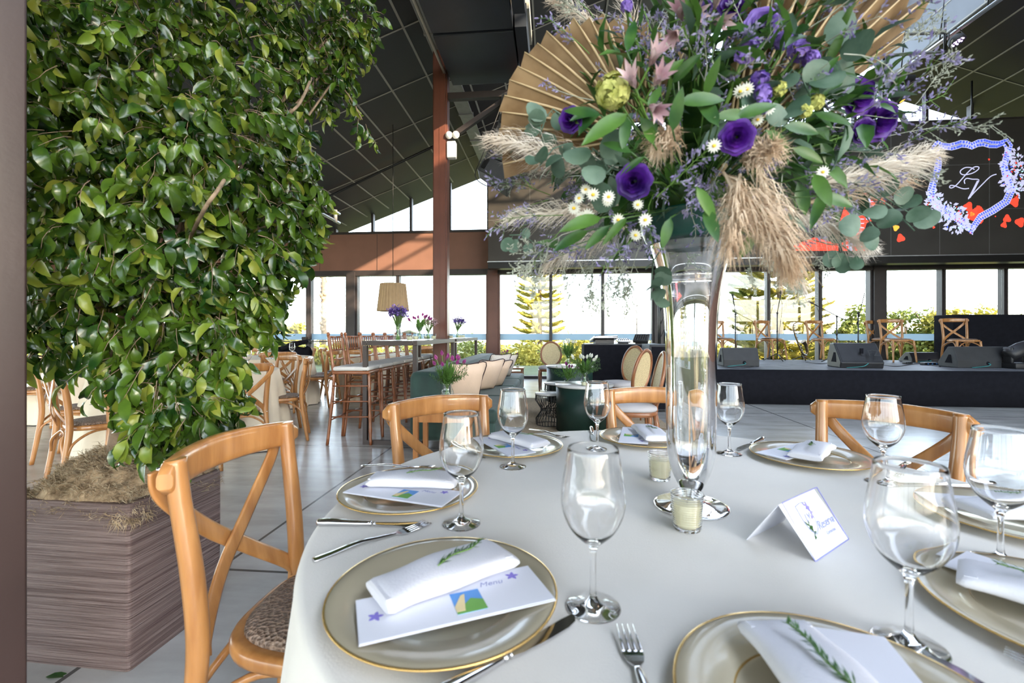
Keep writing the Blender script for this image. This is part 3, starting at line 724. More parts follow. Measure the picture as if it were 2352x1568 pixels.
# ---- crossback chair -------------------------------------------------------
def make_crossback(w='wood'):
    t = thing('crossback_chair', '', ''); m = M[w]
    # seat ring and rattan pad; the sitter faces +y
    def outline(sc, n=40):
        pts = []
        for j in range(n):
            a = 2 * pi * j / n; x = cos(a); y = sin(a); e = .62
            X = (abs(x) ** e) * (1 if x > 0 else -1); Y = (abs(y) ** e) * (1 if y > 0 else -1)
            pts.append((X * (.212 + .022 * Y) * sc, Y * .205 * sc + .0))
        return pts
    mb = MB(); rings = []
    for sc, z in ((.93, .428), (.985, .430), (1.0, .440), (1.0, .455), (.98, .463), (.93, .466), (.80, .462)): rings.append([V((x, y, z)) for x, y in outline(sc)])
    mb.loft(rings, 0, True, True); mb.build('seat_frame', m, t)
    mb = MB(); rings = []
    for sc, z in ((.84, .460), (.87, .468), (.86, .477), (.78, .484), (.5, .488), (.2, .489)): rings.append([V((x, y, z)) for x, y in outline(sc)])
    mb.loft(rings, 0, True, True); mb.build('rattan_seat', M['rattan'], t)
    for sx in (-1, 1):
        pts = spline([(sx * .205, -.275, 0), (sx * .198, -.235, .25), (sx * .192, -.212, .45), (sx * .195, -.220, .62), (sx * .203, -.244, .80), (sx * .205, -.253, .888)], 5)
        n_ = len(pts); mb = MB(); mb.tube(pts, [.0165 + .0065 * sin(pi * min(.75, i / n_)) for i in range(n_)], 12); mb.build('leg', m, t)
        pts = spline([(sx * .205, .235, 0), (sx * .193, .205, .22), (sx * .180, .180, .44)], 5)
        mb = MB(); mb.tube(pts, [.0155, .016, .017, .018, .019, .0195, .020, .0205, .021, .021, .021], 12); mb.build('leg', m, t)
    # curved top rail: a bent board
    mb = MB(); rings = []
    N_ = 22
    for i in range(N_ + 1):
        s_ = -1 + 2 * i / N_; x = s_ * .243; y = -.318 + .062 * s_ * s_ + .0; hh = .040 * (1 - .10 * abs(s_)) * (min(1, (1 - abs(s_)) * 9 + .45)); zc = .850 + .008 * (1 - s_ * s_)
        dx, dy = 1, .124 * s_ / .243; l = sqrt(dx * dx + dy * dy); nx, ny = -dy / l, dx / l; th = .015
        ring = []
        for q in range(12):
            a = 2 * pi * (q + .5) / 12; ca, sa = cos(a), sin(a)
            qa = (abs(ca) ** .5) * (1 if ca > 0 else -1); qb = (abs(sa) ** .5) * (1 if sa > 0 else -1)
            ring.append(V((x + nx * th * qa, y + ny * th * qa + .012, zc + hh * qb)))
        rings.append(ring)
    mb.loft(rings, 0, True, True); mb.build('top_rail', m, t)
    for sx in (-1, 1):
        pts = spline([(sx * .205, -.290, .862), (sx * .188, -.290, .80), (sx * .07, -.282, .68), (-sx * .06, -.262, .575), (-sx * .165, -.222, .485), (-sx * .188, -.208, .448)], 6)
        pts = [p + V((0, -.007 * sx, 0)) for p in pts]
        mb = MB(); mb.tube(pts, .01, 8, flat=(.042, .009), up=(0, 1, .15)); mb.build('cross_strap', m, t)
    mb = MB()
    for x, z in ((0, .628),): mb.ball((x, -.286, z), .006, 8)
    for x in (-.2, .2): mb.ball((x, -.296, .862), .006, 8); mb.ball((x * .965, -.232, .445), .006, 8)
    mb.build('screws', M['chrome'], t)
    tag(t.children[-1], kind='stuff')
    for (p0, p1) in (((-.20, .22), (.20, .22)), ((-.2, -.245), (.2, -.245)), ((-.205, -.245), (-.205, .225)), ((.205, -.245), (.205, .225))):
        a, b = V((*p0, .25)), V((*p1, .25)); d = b - a; a2 = a + d * .04; b2 = b - d * .04
        ctr = (a + b) / 2; inn = V((-ctr.x, -ctr.y, 0)) * .12
        pts = spline([a2, a2 + d * .06 + V((0, 0, .09)), a2 + d * .26 + V((0, 0, .155)) + inn, (a + b) / 2 + V((0, 0, .172)) + inn, b2 - d * .26 + V((0, 0, .155)) + inn, b2 - d * .06 + V((0, 0, .09)), b2], 4)
        mb = MB(); mb.tube(pts, .0095, 8); mb.build('bentwood_arch', m, t)
    return t
def chair_at(px, py, Y, face, label, group=None, w='wood', z0=0.0):
    """top-rail centre seen at (px, py) at distance Y; face = heading of the sitter (deg)"""
    p = at(px, py, Y); rz = R(face - 90); d = V((cos(R(face)), sin(R(face)), 0))
    c = V((p.x, p.y, 0)) + d * .31
    return instance('crossback' + w, lambda: make_crossback(w), label, 'chair', (c.x, c.y, z0), rz, group)
def chair_xy(x, y, face, label, group=None, z0=0.0, w='wood'):
    return instance('crossback' + w, lambda: make_crossback(w), label, 'chair', (x, y, z0), R(face - 90), group)
def seat_back(x, y, face, label, group=None): 
    d = V((cos(R(face)), sin(R(face)), 0)); return chair_xy(x + d.x * .31, y + d.y * .31, face, label, group)
G_ = 'crossback chairs around the foreground table'
seat_back(-.768, 1.195, -5, 'honey wood crossback chair beside the planter, nearest the viewer, brown rattan seat', G_)
seat_back(-.325, 1.93, -54, 'honey wood crossback chair tucked at the table in front of the sofa end', G_)
seat_back(.685, 2.24, -95, 'honey wood crossback chair behind the tall glass vase on the far side of the table', G_)
seat_back(1.435, 1.73, -143, 'honey wood crossback chair on the right of the table, in front of the stage', G_)

# ---- glasses, plates, napkins ---------------------------------------------------
def make_glass():
    t = thing('wine_glass', '', ''); H = .228
    out = [(0.0, 0), (.037, .0), (.039, .0015), (.037, .003), (.020, .007), (.008, .013), (.0048, .022), (.0042, .045), (.0042, .070), (.0055, .083), (.009, .090), (.017, .097), (.031, .111), (.041, .130), (.0455, .150), (.0445, .172), (.0405, .198), (.0362, H)]
    inn = [(.0352, H), (.0395, .198), (.0434, .172), (.0443, .150), (.0398, .131), (.0298, .1125), (.016, .101), (.006, .0965), (0, .096)]
    mb = MB(); mb.lathe(out[:5] + smooth_prof(out[4:], 4)[1:] + [(.0361, H + .0002), (.0357, H + .0006), (.0353, H + .0002)] + smooth_prof(inn, 4), n=56); o = mb.build('glass_body', M['glass'], t)
    return t
def glass(px, py, label):
    p = on(px, py, TZ)
    return instance('glass', make_glass, label, 'glass', (p.x, p.y, TZ + .0003), 0, 'empty wine glasses on the round table')
glass(1362, 1395, 'large stemmed glass in the centre foreground, right of the nearest left plate')
glass(1060, 1203, 'stemmed glass in front of the plate at the left edge of the table')
glass(1178, 1072, 'stemmed glass standing before the napkin plate near the sofa')
glass(1372, 1031, 'stemmed glass left of the vase, in front of the dark green drum table')
glass(1675, 1042, 'stemmed glass just right of the tall vase, against the black stage skirt')
glass(2028, 1108, 'stemmed glass in front of the right-hand chair back')
glass(2088, 1482, 'large blurred glass in the right foreground between the tent card and the corner plate')
glass(2298, 1290, 'stemmed glass cut by the right edge of the picture')

def make_charger():
    t = thing('charger_plate', '', '')
    mb = MB(); mb.lathe([(0, .004), (.10, .004), (.104, .006), (.110, .0115), (.150, .0145), (.164, .0165), (.1655, .0155), (.150, .010), (.108, .0045), (.10, .0), (0, 0)], n=72); mb.build('plate_body', M['charger'], t)
    mb = MB(); mb.lathe([(.1635, .0168), (.1662, .0170), (.1668, .0155), (.1655, .0140), (.1630, .0142)], n=72)
    mb.lathe([(.1035, .0062), (.1045, .0072), (.1055, .0075)], n=72); mb.build('gold_rim', M['gold'], t)
    return t
def make_napkin(seed):
    random.seed(seed); t = thing('folded_napkin', '', ''); mb = MB(); N_ = 22; rings = []
    for i in range(N_ + 1):
        s_ = i / N_; x = (s_ - .5) * .215; w = .041 + .004 * s_ + .0015 * sin(9 * s_ + seed); h = .0145 * (.72 + .28 * sin(pi * s_)); e = min(1, min(s_, 1 - s_) * 14 + .55)
        ring = []
        for q in range(22):
            a = 2 * pi * q / 22; ca, sa = cos(a), sin(a)
            y = (abs(ca) ** .55) * (1 if ca > 0 else -1) * w * (.9 + .1 * e); z = (abs(sa) ** .7) * (1 if sa > 0 else -1) * h * e
            z *= 1 + .10 * sin(3 * a + 5 * s_ + seed) * .6
            ring.append(V((x, y + .002 * sin(12 * s_ + a + seed), h + max(z, -h))))
        rings.append(ring)
    mb.loft(rings, 0, True, True); mb.build('folded_cloth', M['white'], t)
    mb = MB()                                   # diagonal overlapping flap and side hems
    def sheet(poly, z, th=.0022):
        n = len(poly); vs = [V((x, y, z + dz)) for x, y, dz in poly]; vs2 = [p + V((0, 0, th)) for p in vs]
        mb.add(vs + vs2, [tuple(range(n - 1, -1, -1)), tuple(range(n, 2 * n))] + [(k, (k + 1) % n, n + (k + 1) % n, n + k) for k in range(n)], 0, False)
    sheet([(-.106, -.032, -.006), (-.106, .030, -.006), (.035, .034, -.001), (-.030, -.036, -.003)], .0245)
    sheet([(.085, -.036, -.004), (.085, .038, -.004), (.100, .038, -.006), (.100, -.036, -.006)], .0240)
    mb.build('overlapping_flap', M['white'], t, bevel=.0008)
    return t
def make_rosemary(seed):
    random.seed(seed); t = thing('rosemary_sprig', '', ''); mb = MB()
    pts = spline([(-.04, 0, .002), (-.01, .004, .006), (.02, -.002, .008), (.045, .003, .012)], 4); mb.tube(pts, .0011, 5); mb.build('stalk', M['stem'], t)
    mb = MB()
    for i in range(54):
        s_ = i / 54; p = pts[int(s_ * (len(pts) - 1))].lerp(pts[min(len(pts) - 1, int(s_ * (len(pts) - 1)) + 1)], (s_ * (len(pts) - 1)) % 1)
        a = random.random() * 6.28; d = V((.75, cos(a) * .7, abs(sin(a)) * .6 + .05))
        mb.leaf(p, d, (0, 0, 1), random.uniform(.010, .017) * (1.1 - .4 * s_), .0022, .2, .1, 2)
    mb.build('needles', M['leafdark'], t); return t
def make_menu():
    t = thing('menu_card', '', ''); L_, W_ = .262, .098
    mb = MB(); mb.box((0, 0, .0012), (L_, W_, .0008)); mb.box((0, .0007, .0027), (L_ - .001, W_ - .001, .0006), .006); mb.build('card', M['paper'], t)
    mb = MB(); mb.box((.015, -.010, .0032), (.042, .05, .0003)); mb.build('printed_sky', M['printsky'], t)
    mb = MB(); mb.prism([(-.006, -.035), (.036, -.035), (.036, -.012), (.02, -.004), (.008, -.016), (-.006, -.02)], .0034, .0036); mb.build('printed_garden', M['printgreen'], t)
    mb = MB(); mb.prism([(-.006, -.018), (.008, .006), (.014, .008), (.006, -.03), (-.006, -.03)], .0037, .0039); mb.build('printed_house', M['printcream'], t)
    for cx, cy in ((-.108, .0), (.095, .030)):
        mb = MB()
        for k in range(5):
            a = k * 1.257; mb.leaf((cx, cy, .0034), (cos(a), sin(a), 0), (0, 0, 1), .011, .006, .01, 0, 3)
        mb.build('printed_flower', M['printblue'], t)
    text_mesh('printed_script', 'Menu', .016, M['printink'], t, (.058, .022, .0032), (0, 0, 0), .0001, .3)
    return t
def place_setting(cx, cy, phi, who, key):
    """phi = direction from the table centre to the seat (deg)"""
    z = TZ + .0004; u = V((cos(R(phi)), sin(R(phi)), 0)); inward = -u; right = V((inward.y, -inward.x, 0))
    instance('charger', make_charger, 'round taupe charger plate with gold rim ' + who, 'plate', (cx, cy, z), R(phi), 'charger plates on the round table')
    c = V((cx, cy, 0)) + right * .042 - u * 0.0
    instance('menu', make_menu, 'white printed menu card lying on the plate ' + who, 'card', (c.x, c.y, z + .0165), R(phi + 180 - 10), 'menu cards on the plates')
    c = V((cx, cy, 0)) - right * .012 + inward * .008
    st = random.getstate()
    nk = instance('napkin', lambda: make_napkin(2), 'folded white cloth napkin on the plate ' + who, 'napkin', (c.x, c.y, z + .0205), R(phi + 180 + 6), 'folded napkins on the plates')
    c2 = c + inward * .022
    instance('rosemary', lambda: make_rosemary(5), 'sprig of rosemary on the napkin ' + who, 'herb sprig', (c2.x, c2.y, z + .048), R(phi + 180 + 14), 'rosemary sprigs on the napkins')
    random.setstate(st)
S = [(-.100, .672, 211, 'in the left foreground'), (-.250, 1.11, 170, 'at the left edge of the table'), (.006, 1.545, 127, 'in front of the sofa-side chair'),
     (.49, 1.665, 83, 'behind the vase at the far side'), (.925, 1.415, 39, 'near the right-hand chair'), (1.055, .945, -5, 'at the right edge, behind the glass'),
     (.765, .615, -52, 'in the lower right corner'), (.335, .448, -95, 'at the bottom centre, nearest the viewer')]
for k, (x, y, ph, who) in enumerate(S): place_setting(x, y, ph, who, k)

def make_knife():
    t = thing('dinner_knife', '', ''); mb = MB()
    mb.tube([(-.115, 0, .006), (-.11, 0, .006), (-.09, 0, .0065), (-.05, 0, .0055), (-.012, 0, .005), (-.002, 0, .005)], [.004, .0075, .008, .0065, .005, .0045], 12, flat=None)
    mb.ball((-.004, 0, .0052), .0068, 10, sq=(.6, 1, .85)); mb.ball((.004, 0, .005), .0055, 10, sq=(.5, 1, .85)); mb.build('handle', M['silver'], t)
    mb = MB(); mb.prism([(.004, -.005), (.02, -.0085), (.06, -.0105), (.095, -.010), (.112, -.006), (.120, .004), (.118, .0075), (.10, .0085), (.02, .0065), (.004, .005)], .0042, .0056); mb.build('blade', M['silver'], t)
    return t
def make_fork():
    t = thing('dinner_fork', '', ''); mb = MB()
    pts = spline([(-.11, 0, .002), (-.08, 0, .004), (-.03, 0, .009), (.02, 0, .006), (.045, 0, .004)], 4)
    rings = []; n_ = len(pts)
    for i, p in enumerate(pts):
        s_ = i / (n_ - 1); w = .0065 * (1 - s_) ** .5 * (.6 + .4 * min(1, s_ * 8 + .3)) + .0028
        rings.append([p + V((0, cos(a) * w, sin(a) * .0016)) for a in [2 * pi * q / 10 for q in range(10)]])
    mb.loft(rings, 0, True, True); mb.build('handle', M['silver'], t)
    mb = MB(); vs = []
    prof = [(.042, .0035, .004), (.052, .010, .0025), (.062, .0125, .002), (.07, .0125, .003)]
    rings = [[V((x, -w, z)), V((x, w, z)), V((x, w, z + .002)), V((x, -w, z + .002))] for x, w, z in prof]; mb.loft(rings, 0, False, True)
    for q in range(4):
        y = (q - 1.5) * .0074
        mb.tube([(.068, y, .0042), (.09, y * .97, .0058), (.112, y * .93, .0095)], [.0021, .0019, .0008], 6)
    mb.build('tines', M['silver'], t); return t
def cutlery(kind, px, py, ang, label, tip=True, n=.115):
    p = on(px, py, TZ); d = V((cos(R(ang)), sin(R(ang)), 0)); c = p - d * (n if tip else -n)
    instance(kind, make_knife if kind == 'knife' else make_fork, label, 'knife' if kind == 'knife' else 'fork', (c.x, c.y, TZ + .0006), R(ang), 'steel knives on the tablecloth' if kind == 'knife' else 'steel forks on the tablecloth')
cutlery('fork', 985, 1207, 40, 'silver fork above the left foreground plate, tines toward the glass')
cutlery('knife', 1318, 1428, 39, 'silver knife right of the left foreground plate, blade pointing to the big glass')
cutlery('knife', 985, 1210, -2, 'silver knife lying left to right between the two left-hand plates')
cutlery('fork', 1000, 1079, -9, 'silver fork behind the plate at the left edge of the table')
cutlery('fork', 1308, 1010, -52, 'silver fork at the far side, left of the vase, beside the sofa-side plate')
cutlery('knife', 1110, 1056, -56, 'silver knife mostly hidden beside the plate of the sofa-side chair')
cutlery('knife', 1365, 1015, -97, 'silver knife end-on behind the small glass left of the vase')
cutlery('knife', 1695, 1035, 222, 'silver knife right of the vase, handle toward the stage')
cutlery('fork', 2056, 1099, 222, 'silver fork behind the big blurred glass, right of the far right plate')
cutlery('knife', 2057, 1116, 174, 'silver knife behind the big blurred glass, handle to the right')
cutlery('fork', 2298, 1508, 128, 'silver fork left of the plate in the lower right corner')
cutlery('knife', 2150, 1522, 100, 'silver knife at the bottom right edge, dark blade end showing')
cutlery('fork', 1434, 1447, 88, 'silver fork at the bottom centre with four tines pointing away')

# ---- candles, tent card -------------------------------------------------------
def candle(px, py, label, h=.072):
    p = on(px, py, TZ); t = thing('votive_candle', label, 'candle', (p.x, p.y, TZ + .0004), 0, 'votive candles on the round table')
    mb = MB(); prof = [(0, 0), (.024, 0)]
    prof = [(0, 0), (.0235, 0), (.0245, 0), (.0255, .001), (.0258, .003)]
    for k in range(57): prof.append((.0265 + .005 * k / 56 + .0005 * sin(k * 1.57), .004 + k * .00115))
    prof += [(.0322, h - .002), (.0326, h - .001), (.0322, h), (.0312, h), (.0306, h - .001), (.0303, h - .003), (.029, .05), (.0272, .03), (.0258, .012), (.0252, .0085), (.0245, .0075), (.022, .007), (0, .007)]
    mb.lathe(prof, n=36); mb.build('glass_holder', M['glass'], t)
    mb = MB(); mb.lathe([(0, .0075), (.0243, .0080), (.0256, .0125), (.0273, .030), (.0289, .052), (.0275, .054), (0, .0535)], n=28); mb.build('wax', M['wax'], t)
    mb = MB(); mb.tube([(0, 0, .053), (.001, 0, .060)], .0008, 5); mb.build('wick', M['wick'], t)
candle(1578, 1214, 'cream votive candle in ribbed glass in front of the vase foot')
candle(1516, 1100, 'cream votive candle in ribbed glass behind and left of the vase')
t = thing('tent_card', 'white folded tent card reading Reserva with a lilac crest', 'card', (0, 0, 0))
fl, fr_ = on(1872, 1289, TZ), on(1948, 1238, TZ); bl = on(1714, 1240, TZ); rt = V((.478, .817, TZ + .083)); ax = fr_ - fl; rt2 = rt + ax; br2 = bl + ax
for nm, q in (('front_panel', (fl, fr_, rt2, rt)), ('back_panel', (bl, br2, rt2, rt))):
    mb = MB(); mb.add([p + V((0, 0, .0006)) for p in q], [(0, 1, 2, 3)]); mb.build(nm, M['paper'], t, solid=.0008)
nf = ((fr_ - fl).cross(rt - fl)).normalized(); ex = (fr_ - fl).normalized(); ey = nf.cross(ex)
if nf.y > 0: nf = -nf
FM = Matrix((ex.to_4d(), ey.to_4d(), nf.to_4d(), V((0, 0, 0, 1)))).transposed(); FM[0][3], FM[1][3], FM[2][3] = fl.x, fl.y, fl.z; FM[3] = (0, 0, 0, 1)
if ey.z < 0: ey = -ey
LX, LY = (fr_ - fl).length, (rt - fl).length
def F(x, y, z=.0018): return fl + ex * (x * LX) + ey * (y * LY) + nf * z
mb = MB()
for p0, p1 in (((0, 0), (1, 0)), ((1, 0), (1, 1)), ((1, 1), (0, 1)), ((0, 1), (0, 0))): mb.tube([F(*p0, .0008), F(*p1, .0008)], .0011, 4)
mb.build('lilac_edge', M['cardedge'], t)
mb = MB(); sh = [(.22, .86), (.36, .88), (.50, .86), (.50, .55), (.45, .40), (.36, .32), (.27, .40), (.22, .55), (.22, .86)]
mb.tube([F(*p) for p in sh], .0006, 4); mb.build('crest_outline', M['printink'], t)
for cx, cy in ((.47, .72), (.29, .42)):
    mb = MB(); random.seed(3)
    for k in range(14):
        a = random.random() * 6.28; p = F(cx + random.uniform(-.03, .03), cy + random.uniform(-.12, .12)); d = ex * cos(a) + ey * sin(a); mb.leaf(p, d, nf, .009, .004, .01, 0, 2)
    mb.build('crest_flowers', M['printblue'] if cx > .4 else M['leafdark'], t)
rotm = Matrix((ex, ey, nf)).transposed().to_euler()
text_mesh('lettering', 'Reserva', .021, M['printink'], t, F(.70, .42), rotm, .0002, .3)
text_mesh('lettering', 'Cerimônia', .009, M['printink'], t, F(.70, .26), rotm, .0002, .3)
text_mesh('monogram', 'LV', .018, M['printink'], t, F(.36, .62), rotm, .0002, .3)

# ---- vase --------------------------------------------------------------------
VB = V((.405, 1.03, TZ + .0005)); vs_ = 1.03
t = thing('trumpet_vase', 'tall flared clear glass vase filled with water under the flower arrangement', 'vase', VB)
out = [(0, 0), (.080, 0), (.082, .002), (.079, .005), (.045, .009), (.020, .018), (.016, .028), (.026, .045), (.040, .075), (.050, .115), (.0535, .17), (.0545, .25), (.0545, .34), (.0565, .42), (.062, .48), (.071, .53), (.087, .588), (.0885, .592)]
inn = [(.0855, .589), (.0685, .531), (.0592, .48), (.0536, .42), (.0514, .34), (.0513, .25), (.0502, .17), (.0465, .116), (.036, .078), (.022, .052), (.008, .042), (0, .040)]
mb = MB(); mb.lathe(dense(out[:3]) + smooth_prof(out[3:], 4) + [(.0880, .5935), (.0865, .592)] + smooth_prof(inn, 4), n=72); mb.build('glass_body', M['glass'], t)
wat = [(0, .0405), (.008, .0425), (.0222, .0521), (.0362, .078), (.0467, .116), (.0504, .17), (.0515, .25), (.0516, .34), (.0538, .42), (.0594, .48), (.0655, .522), (.0645, .5205), (0, .520)]
mb = MB(); mb.lathe(smooth_prof(wat[:-2], 4) + dense(wat[-3:])[1:], n=72); mb.build('water', M['water'], t)

# ---- flower arrangement ------------------------------------------------------
AC = VB + V((.03, 0, .83))                        # centre of the flower ball
fa = thing('flower_arrangement', 'big arrangement of purple roses, dried palm fans and pampas above the vase', 'flower arrangement', (VB.x, VB.y, VB.z + .59))
fo = V(fa.location)
def part(mb, name, m, **k):
    mb.v = [tuple(V(p) - fo) for p in mb.v]; return mb.build(name, m, fa, **k)
mb = MB(); mb.lathe([(0, .000), (.086, .0), (.088, -.004), (.098, .006), (.108, .026), (.114, .055), (.117, .060), (.112, .062), (.10, .03), (0, .02)], c=(VB.x, VB.y, VB.z + .595), n=48); part(mb, 'bowl', M['greenbowl'])
mb = MB(); mb.ball((VB.x, VB.y, VB.z + .70), .10, 16, sq=(1.05, 1.05, .8)); part(mb, 'foam_block', M['leafdark'])
def ray_pt(px, py, front=1.0, rx=.50, rz=.36):
    """point on the rounded front of the arrangement under this pixel"""
    p = at(px, py, 1.03); dx = (p.x - AC.x) / rx; dz = (p.z - AC.z) / rz; q = max(0, 1 - dx * dx - dz * dz); Y = 1.03 - .36 * sqrt(q) * front
    return at(px, py, Y)
ROOT = V((VB.x, VB.y, VB.z + .68))
def rose(mb, c, ax, r, seed):
    random.seed(seed); ax = V(ax).normalized(); u = ax.orthogonal().normalized(); w = ax.cross(u)
    for lay, (rr, n_, open_) in enumerate(((.22, 3, .15), (.42, 4, .28), (.66, 5, .5), (.9, 5, .8), (1.05, 6, 1.15))):
        for k in range(n_):
            a0 = 2 * pi * k / n_ + lay * .9 + random.uniform(-.15, .15); span = 2 * pi / n_ * .78; vs = []; G = 6
            for i in range(G):
                s_ = i / (G - 1); rad = r * rr * (.25 + .75 * sin(s_ * pi / 2)) * (1 + open_ * .25 * s_ * s_); hz = r * (-.55 + (1.25 - .3 * lay * .6) * s_ - open_ * .25 * s_ ** 3)
                for j in range(G):
                    q = (j / (G - 1) - .5) * 2; a = a0 + q * span * (.5 + .5 * sin(pi * min(.9, s_ * .8 + .1))); rf = rad * (1 + .05 * sin(7 * a + seed)); e = 1 - .16 * q * q * s_
                    vs.append(c + (u * cos(a) + w * sin(a)) * rf + ax * (hz * e + .04 * r * sin(9 * a + lay)))
            mb.add(vs, [(i * G + j, i * G + j + 1, (i + 1) * G + j + 1, (i + 1) * G + j) for i in range(G - 1) for j in range(G - 1)], 0, True)
def towards(p): return (V((0, .0, CH)) - p).normalized()
for k, (px, py, r_, fr) in enumerate(((1308, 275, 27, .7), (1693, 315, 36, 1), (1455, 418, 38, 1), (1980, 222, 38, .8), (2028, 277, 43, .8), (1988, 300, 26, .75), (1684, 6, 30, 1), (1752, 52, 36, 1))):
    p = ray_pt(px, py, fr); Y = p.y; rr = r_ / FPX * Y * .82; mb = MB(); out_ = (p - AC).normalized()
    rose(mb, p, out_ * .6 + towards(p) * .7, rr, 20 + k); part(mb, 'purple_rose', M['purple'] if k != 7 else M['violet'])
    mb = MB(); mb.tube([p - out_ * rr * .3, p.lerp(ROOT, .4) + V((0, 0, .02)), ROOT], .0022, 6)
    for q in range(5):
        a = q * 1.26; oo = out_.orthogonal().normalized(); d = Matrix.Rotation(a, 3, out_) @ oo; mb.leaf(p - out_ * rr * .55, d + out_ * .3, out_, rr * 1.1, rr * .35, .6, .2, 3)
    part(mb, 'stalk', M['stem'])
def sprig(mb, p, d, L_, n, rnd, thick=.0011, bl=.009, mi_b=1, spread=.55, droop=0.0):
    d = V(d).normalized(); cur = V(p); pts = [cur.copy()]
    for i in range(4):
        d = (d + V((rnd.gauss(0, .12), rnd.gauss(0, .12), rnd.gauss(0, .12) - droop))).normalized(); cur = cur + d * L_ / 4; pts.append(cur.copy())
    mb.tube(pts, [thick, thick * .9, thick * .8, thick * .6, thick * .4], 4, caps=False)
    for i in range(n):
        s_ = rnd.uniform(.25, 1) * 4; k = min(3, int(s_)); b = pts[k].lerp(pts[k + 1], s_ - k); dd = (pts[k + 1] - pts[k]).normalized()
        o_ = V((rnd.gauss(0, 1), rnd.gauss(0, 1), rnd.gauss(0, 1))); o_ = (o_ - dd * o_.dot(dd)).normalized(); e = b + (dd * .8 + o_ * spread * 1.3) * L_ * rnd.uniform(.10, .24)
        mb.tube([b, e], thick * .5, 3, caps=False)
        for q in range(4):
            t_ = 1 - q * .2; bb = b.lerp(e, t_); dr = (dd * .7 + o_ * .5 + V((rnd.gauss(0, .6), rnd.gauss(0, .6), rnd.gauss(0, .6)))).normalized(); l = bl * rnd.uniform(.7, 1.2); s2 = dr.orthogonal().normalized() * l * .2; s3 = dr.cross(s2)
            mb.add([bb, bb + dr * l * .5 + s2, bb + dr * l, bb + dr * l * .5 - s2, bb + dr * l * .5 + s3, bb + dr * l * .5 - s3], [(0, 1, 2, 3), (0, 4, 2, 5)], mi_b)
# dense inner greenery that closes the ball
rf_ = random.Random(41); mb = MB(); mb2 = MB()
for k in range(2300):
    d = V((rf_.gauss(0, 1), rf_.gauss(0, 1), rf_.gauss(0, 1))).normalized(); q = rf_.uniform(.35, 1) ** .6; p = AC + V((.0 + d.x * .36 * q, d.y * .32 * q, .0 + d.z * .235 * q))
    if p.z < VB.z + .66 and abs(p.x - VB.x) < .13 and abs(p.y - VB.y) < .13: continue
    dd = (d + V((rf_.gauss(0, .6), rf_.gauss(0, .6), rf_.gauss(0, .6)))).normalized(); l = rf_.uniform(.03, .085)
    if k % 9 < 6: mb.leaf(p, dd, V((rf_.gauss(0, 1), -.5, 1)), l, l * rf_.uniform(.22, .42), .6, .2, 3, rf_.choice((0, 0, 0, 1, 2)))
    elif k % 9 < 7: sprig(mb2, p, dd, .10, 7, rf_, bl=.009)
part(mb, 'filler_leaves', [M['leafdark'], M['euca'], M['tulipleaf']]); fa.children[-1]['kind'] = 'stuff'
part(mb2, 'filler_sprigs', [M['dusty'], M['lilac']]); fa.children[-1]['kind'] = 'stuff'
def fan(cpx, cpy, Y, tilt, a0, a1, rad, n_, seed, amp=.012):
    random.seed(seed); c = at(cpx, cpy, Y); mb = MB(); rows = []
    ex_, ez_ = V((cos(tilt[0]), sin(tilt[0]), 0)), V((0, sin(tilt[1]), cos(tilt[1]))); ny = ex_.cross(ez_).normalized()
    K = 7
    for j in range(n_ * 2 + 1):
        a = R(a0 + (a1 - a0) * j / (n_ * 2)); up = (1 if j % 2 else -1); rr = rad * (1 + .015 * sin(j * 1.7) + (.004 if j % 2 else -.004)); row = []
        for i in range(K):
            s_ = .12 + .88 * i / (K - 1); row.append(c + (ex_ * cos(a) + ez_ * sin(a)) * rr * s_ + ny * (up * amp * s_ ** .8 - .10 * rad * s_ * s_ * 1.2))
        rows.append(row)
    vs = [p for r in rows for p in r]
    mb.add(vs, [(j * K + i, j * K + i + 1, (j + 1) * K + i + 1, (j + 1) * K + i) for j in range(n_ * 2) for i in range(K - 1)])
    part(mb, 'dried_palm_fan', M['dryfan'], solid=.0016)
    mb = MB()
    for j in range(1, len(rows), 2): mb.tube([p + ny * (.0015 if ny.y < 0 else -.0015) for p in rows[j]], [.0026] * 5 + [.002, .001], 5)
    mb.tube([c, ROOT], .006, 6); part(mb, 'palm_ribs', M['palmrib']); fa.children[-1]['kind'] = 'stuff'
fan(1468, 318, .93, (.25, .10), 36, 198, .285, 23, 1, .013)
fan(1665, 380, .86, (-.15, .05), 38, 84, .50, 12, 2, .020)
fan(1790, 300, 1.12, (-.3, .0), 35, 110, .33, 14, 3, .014)
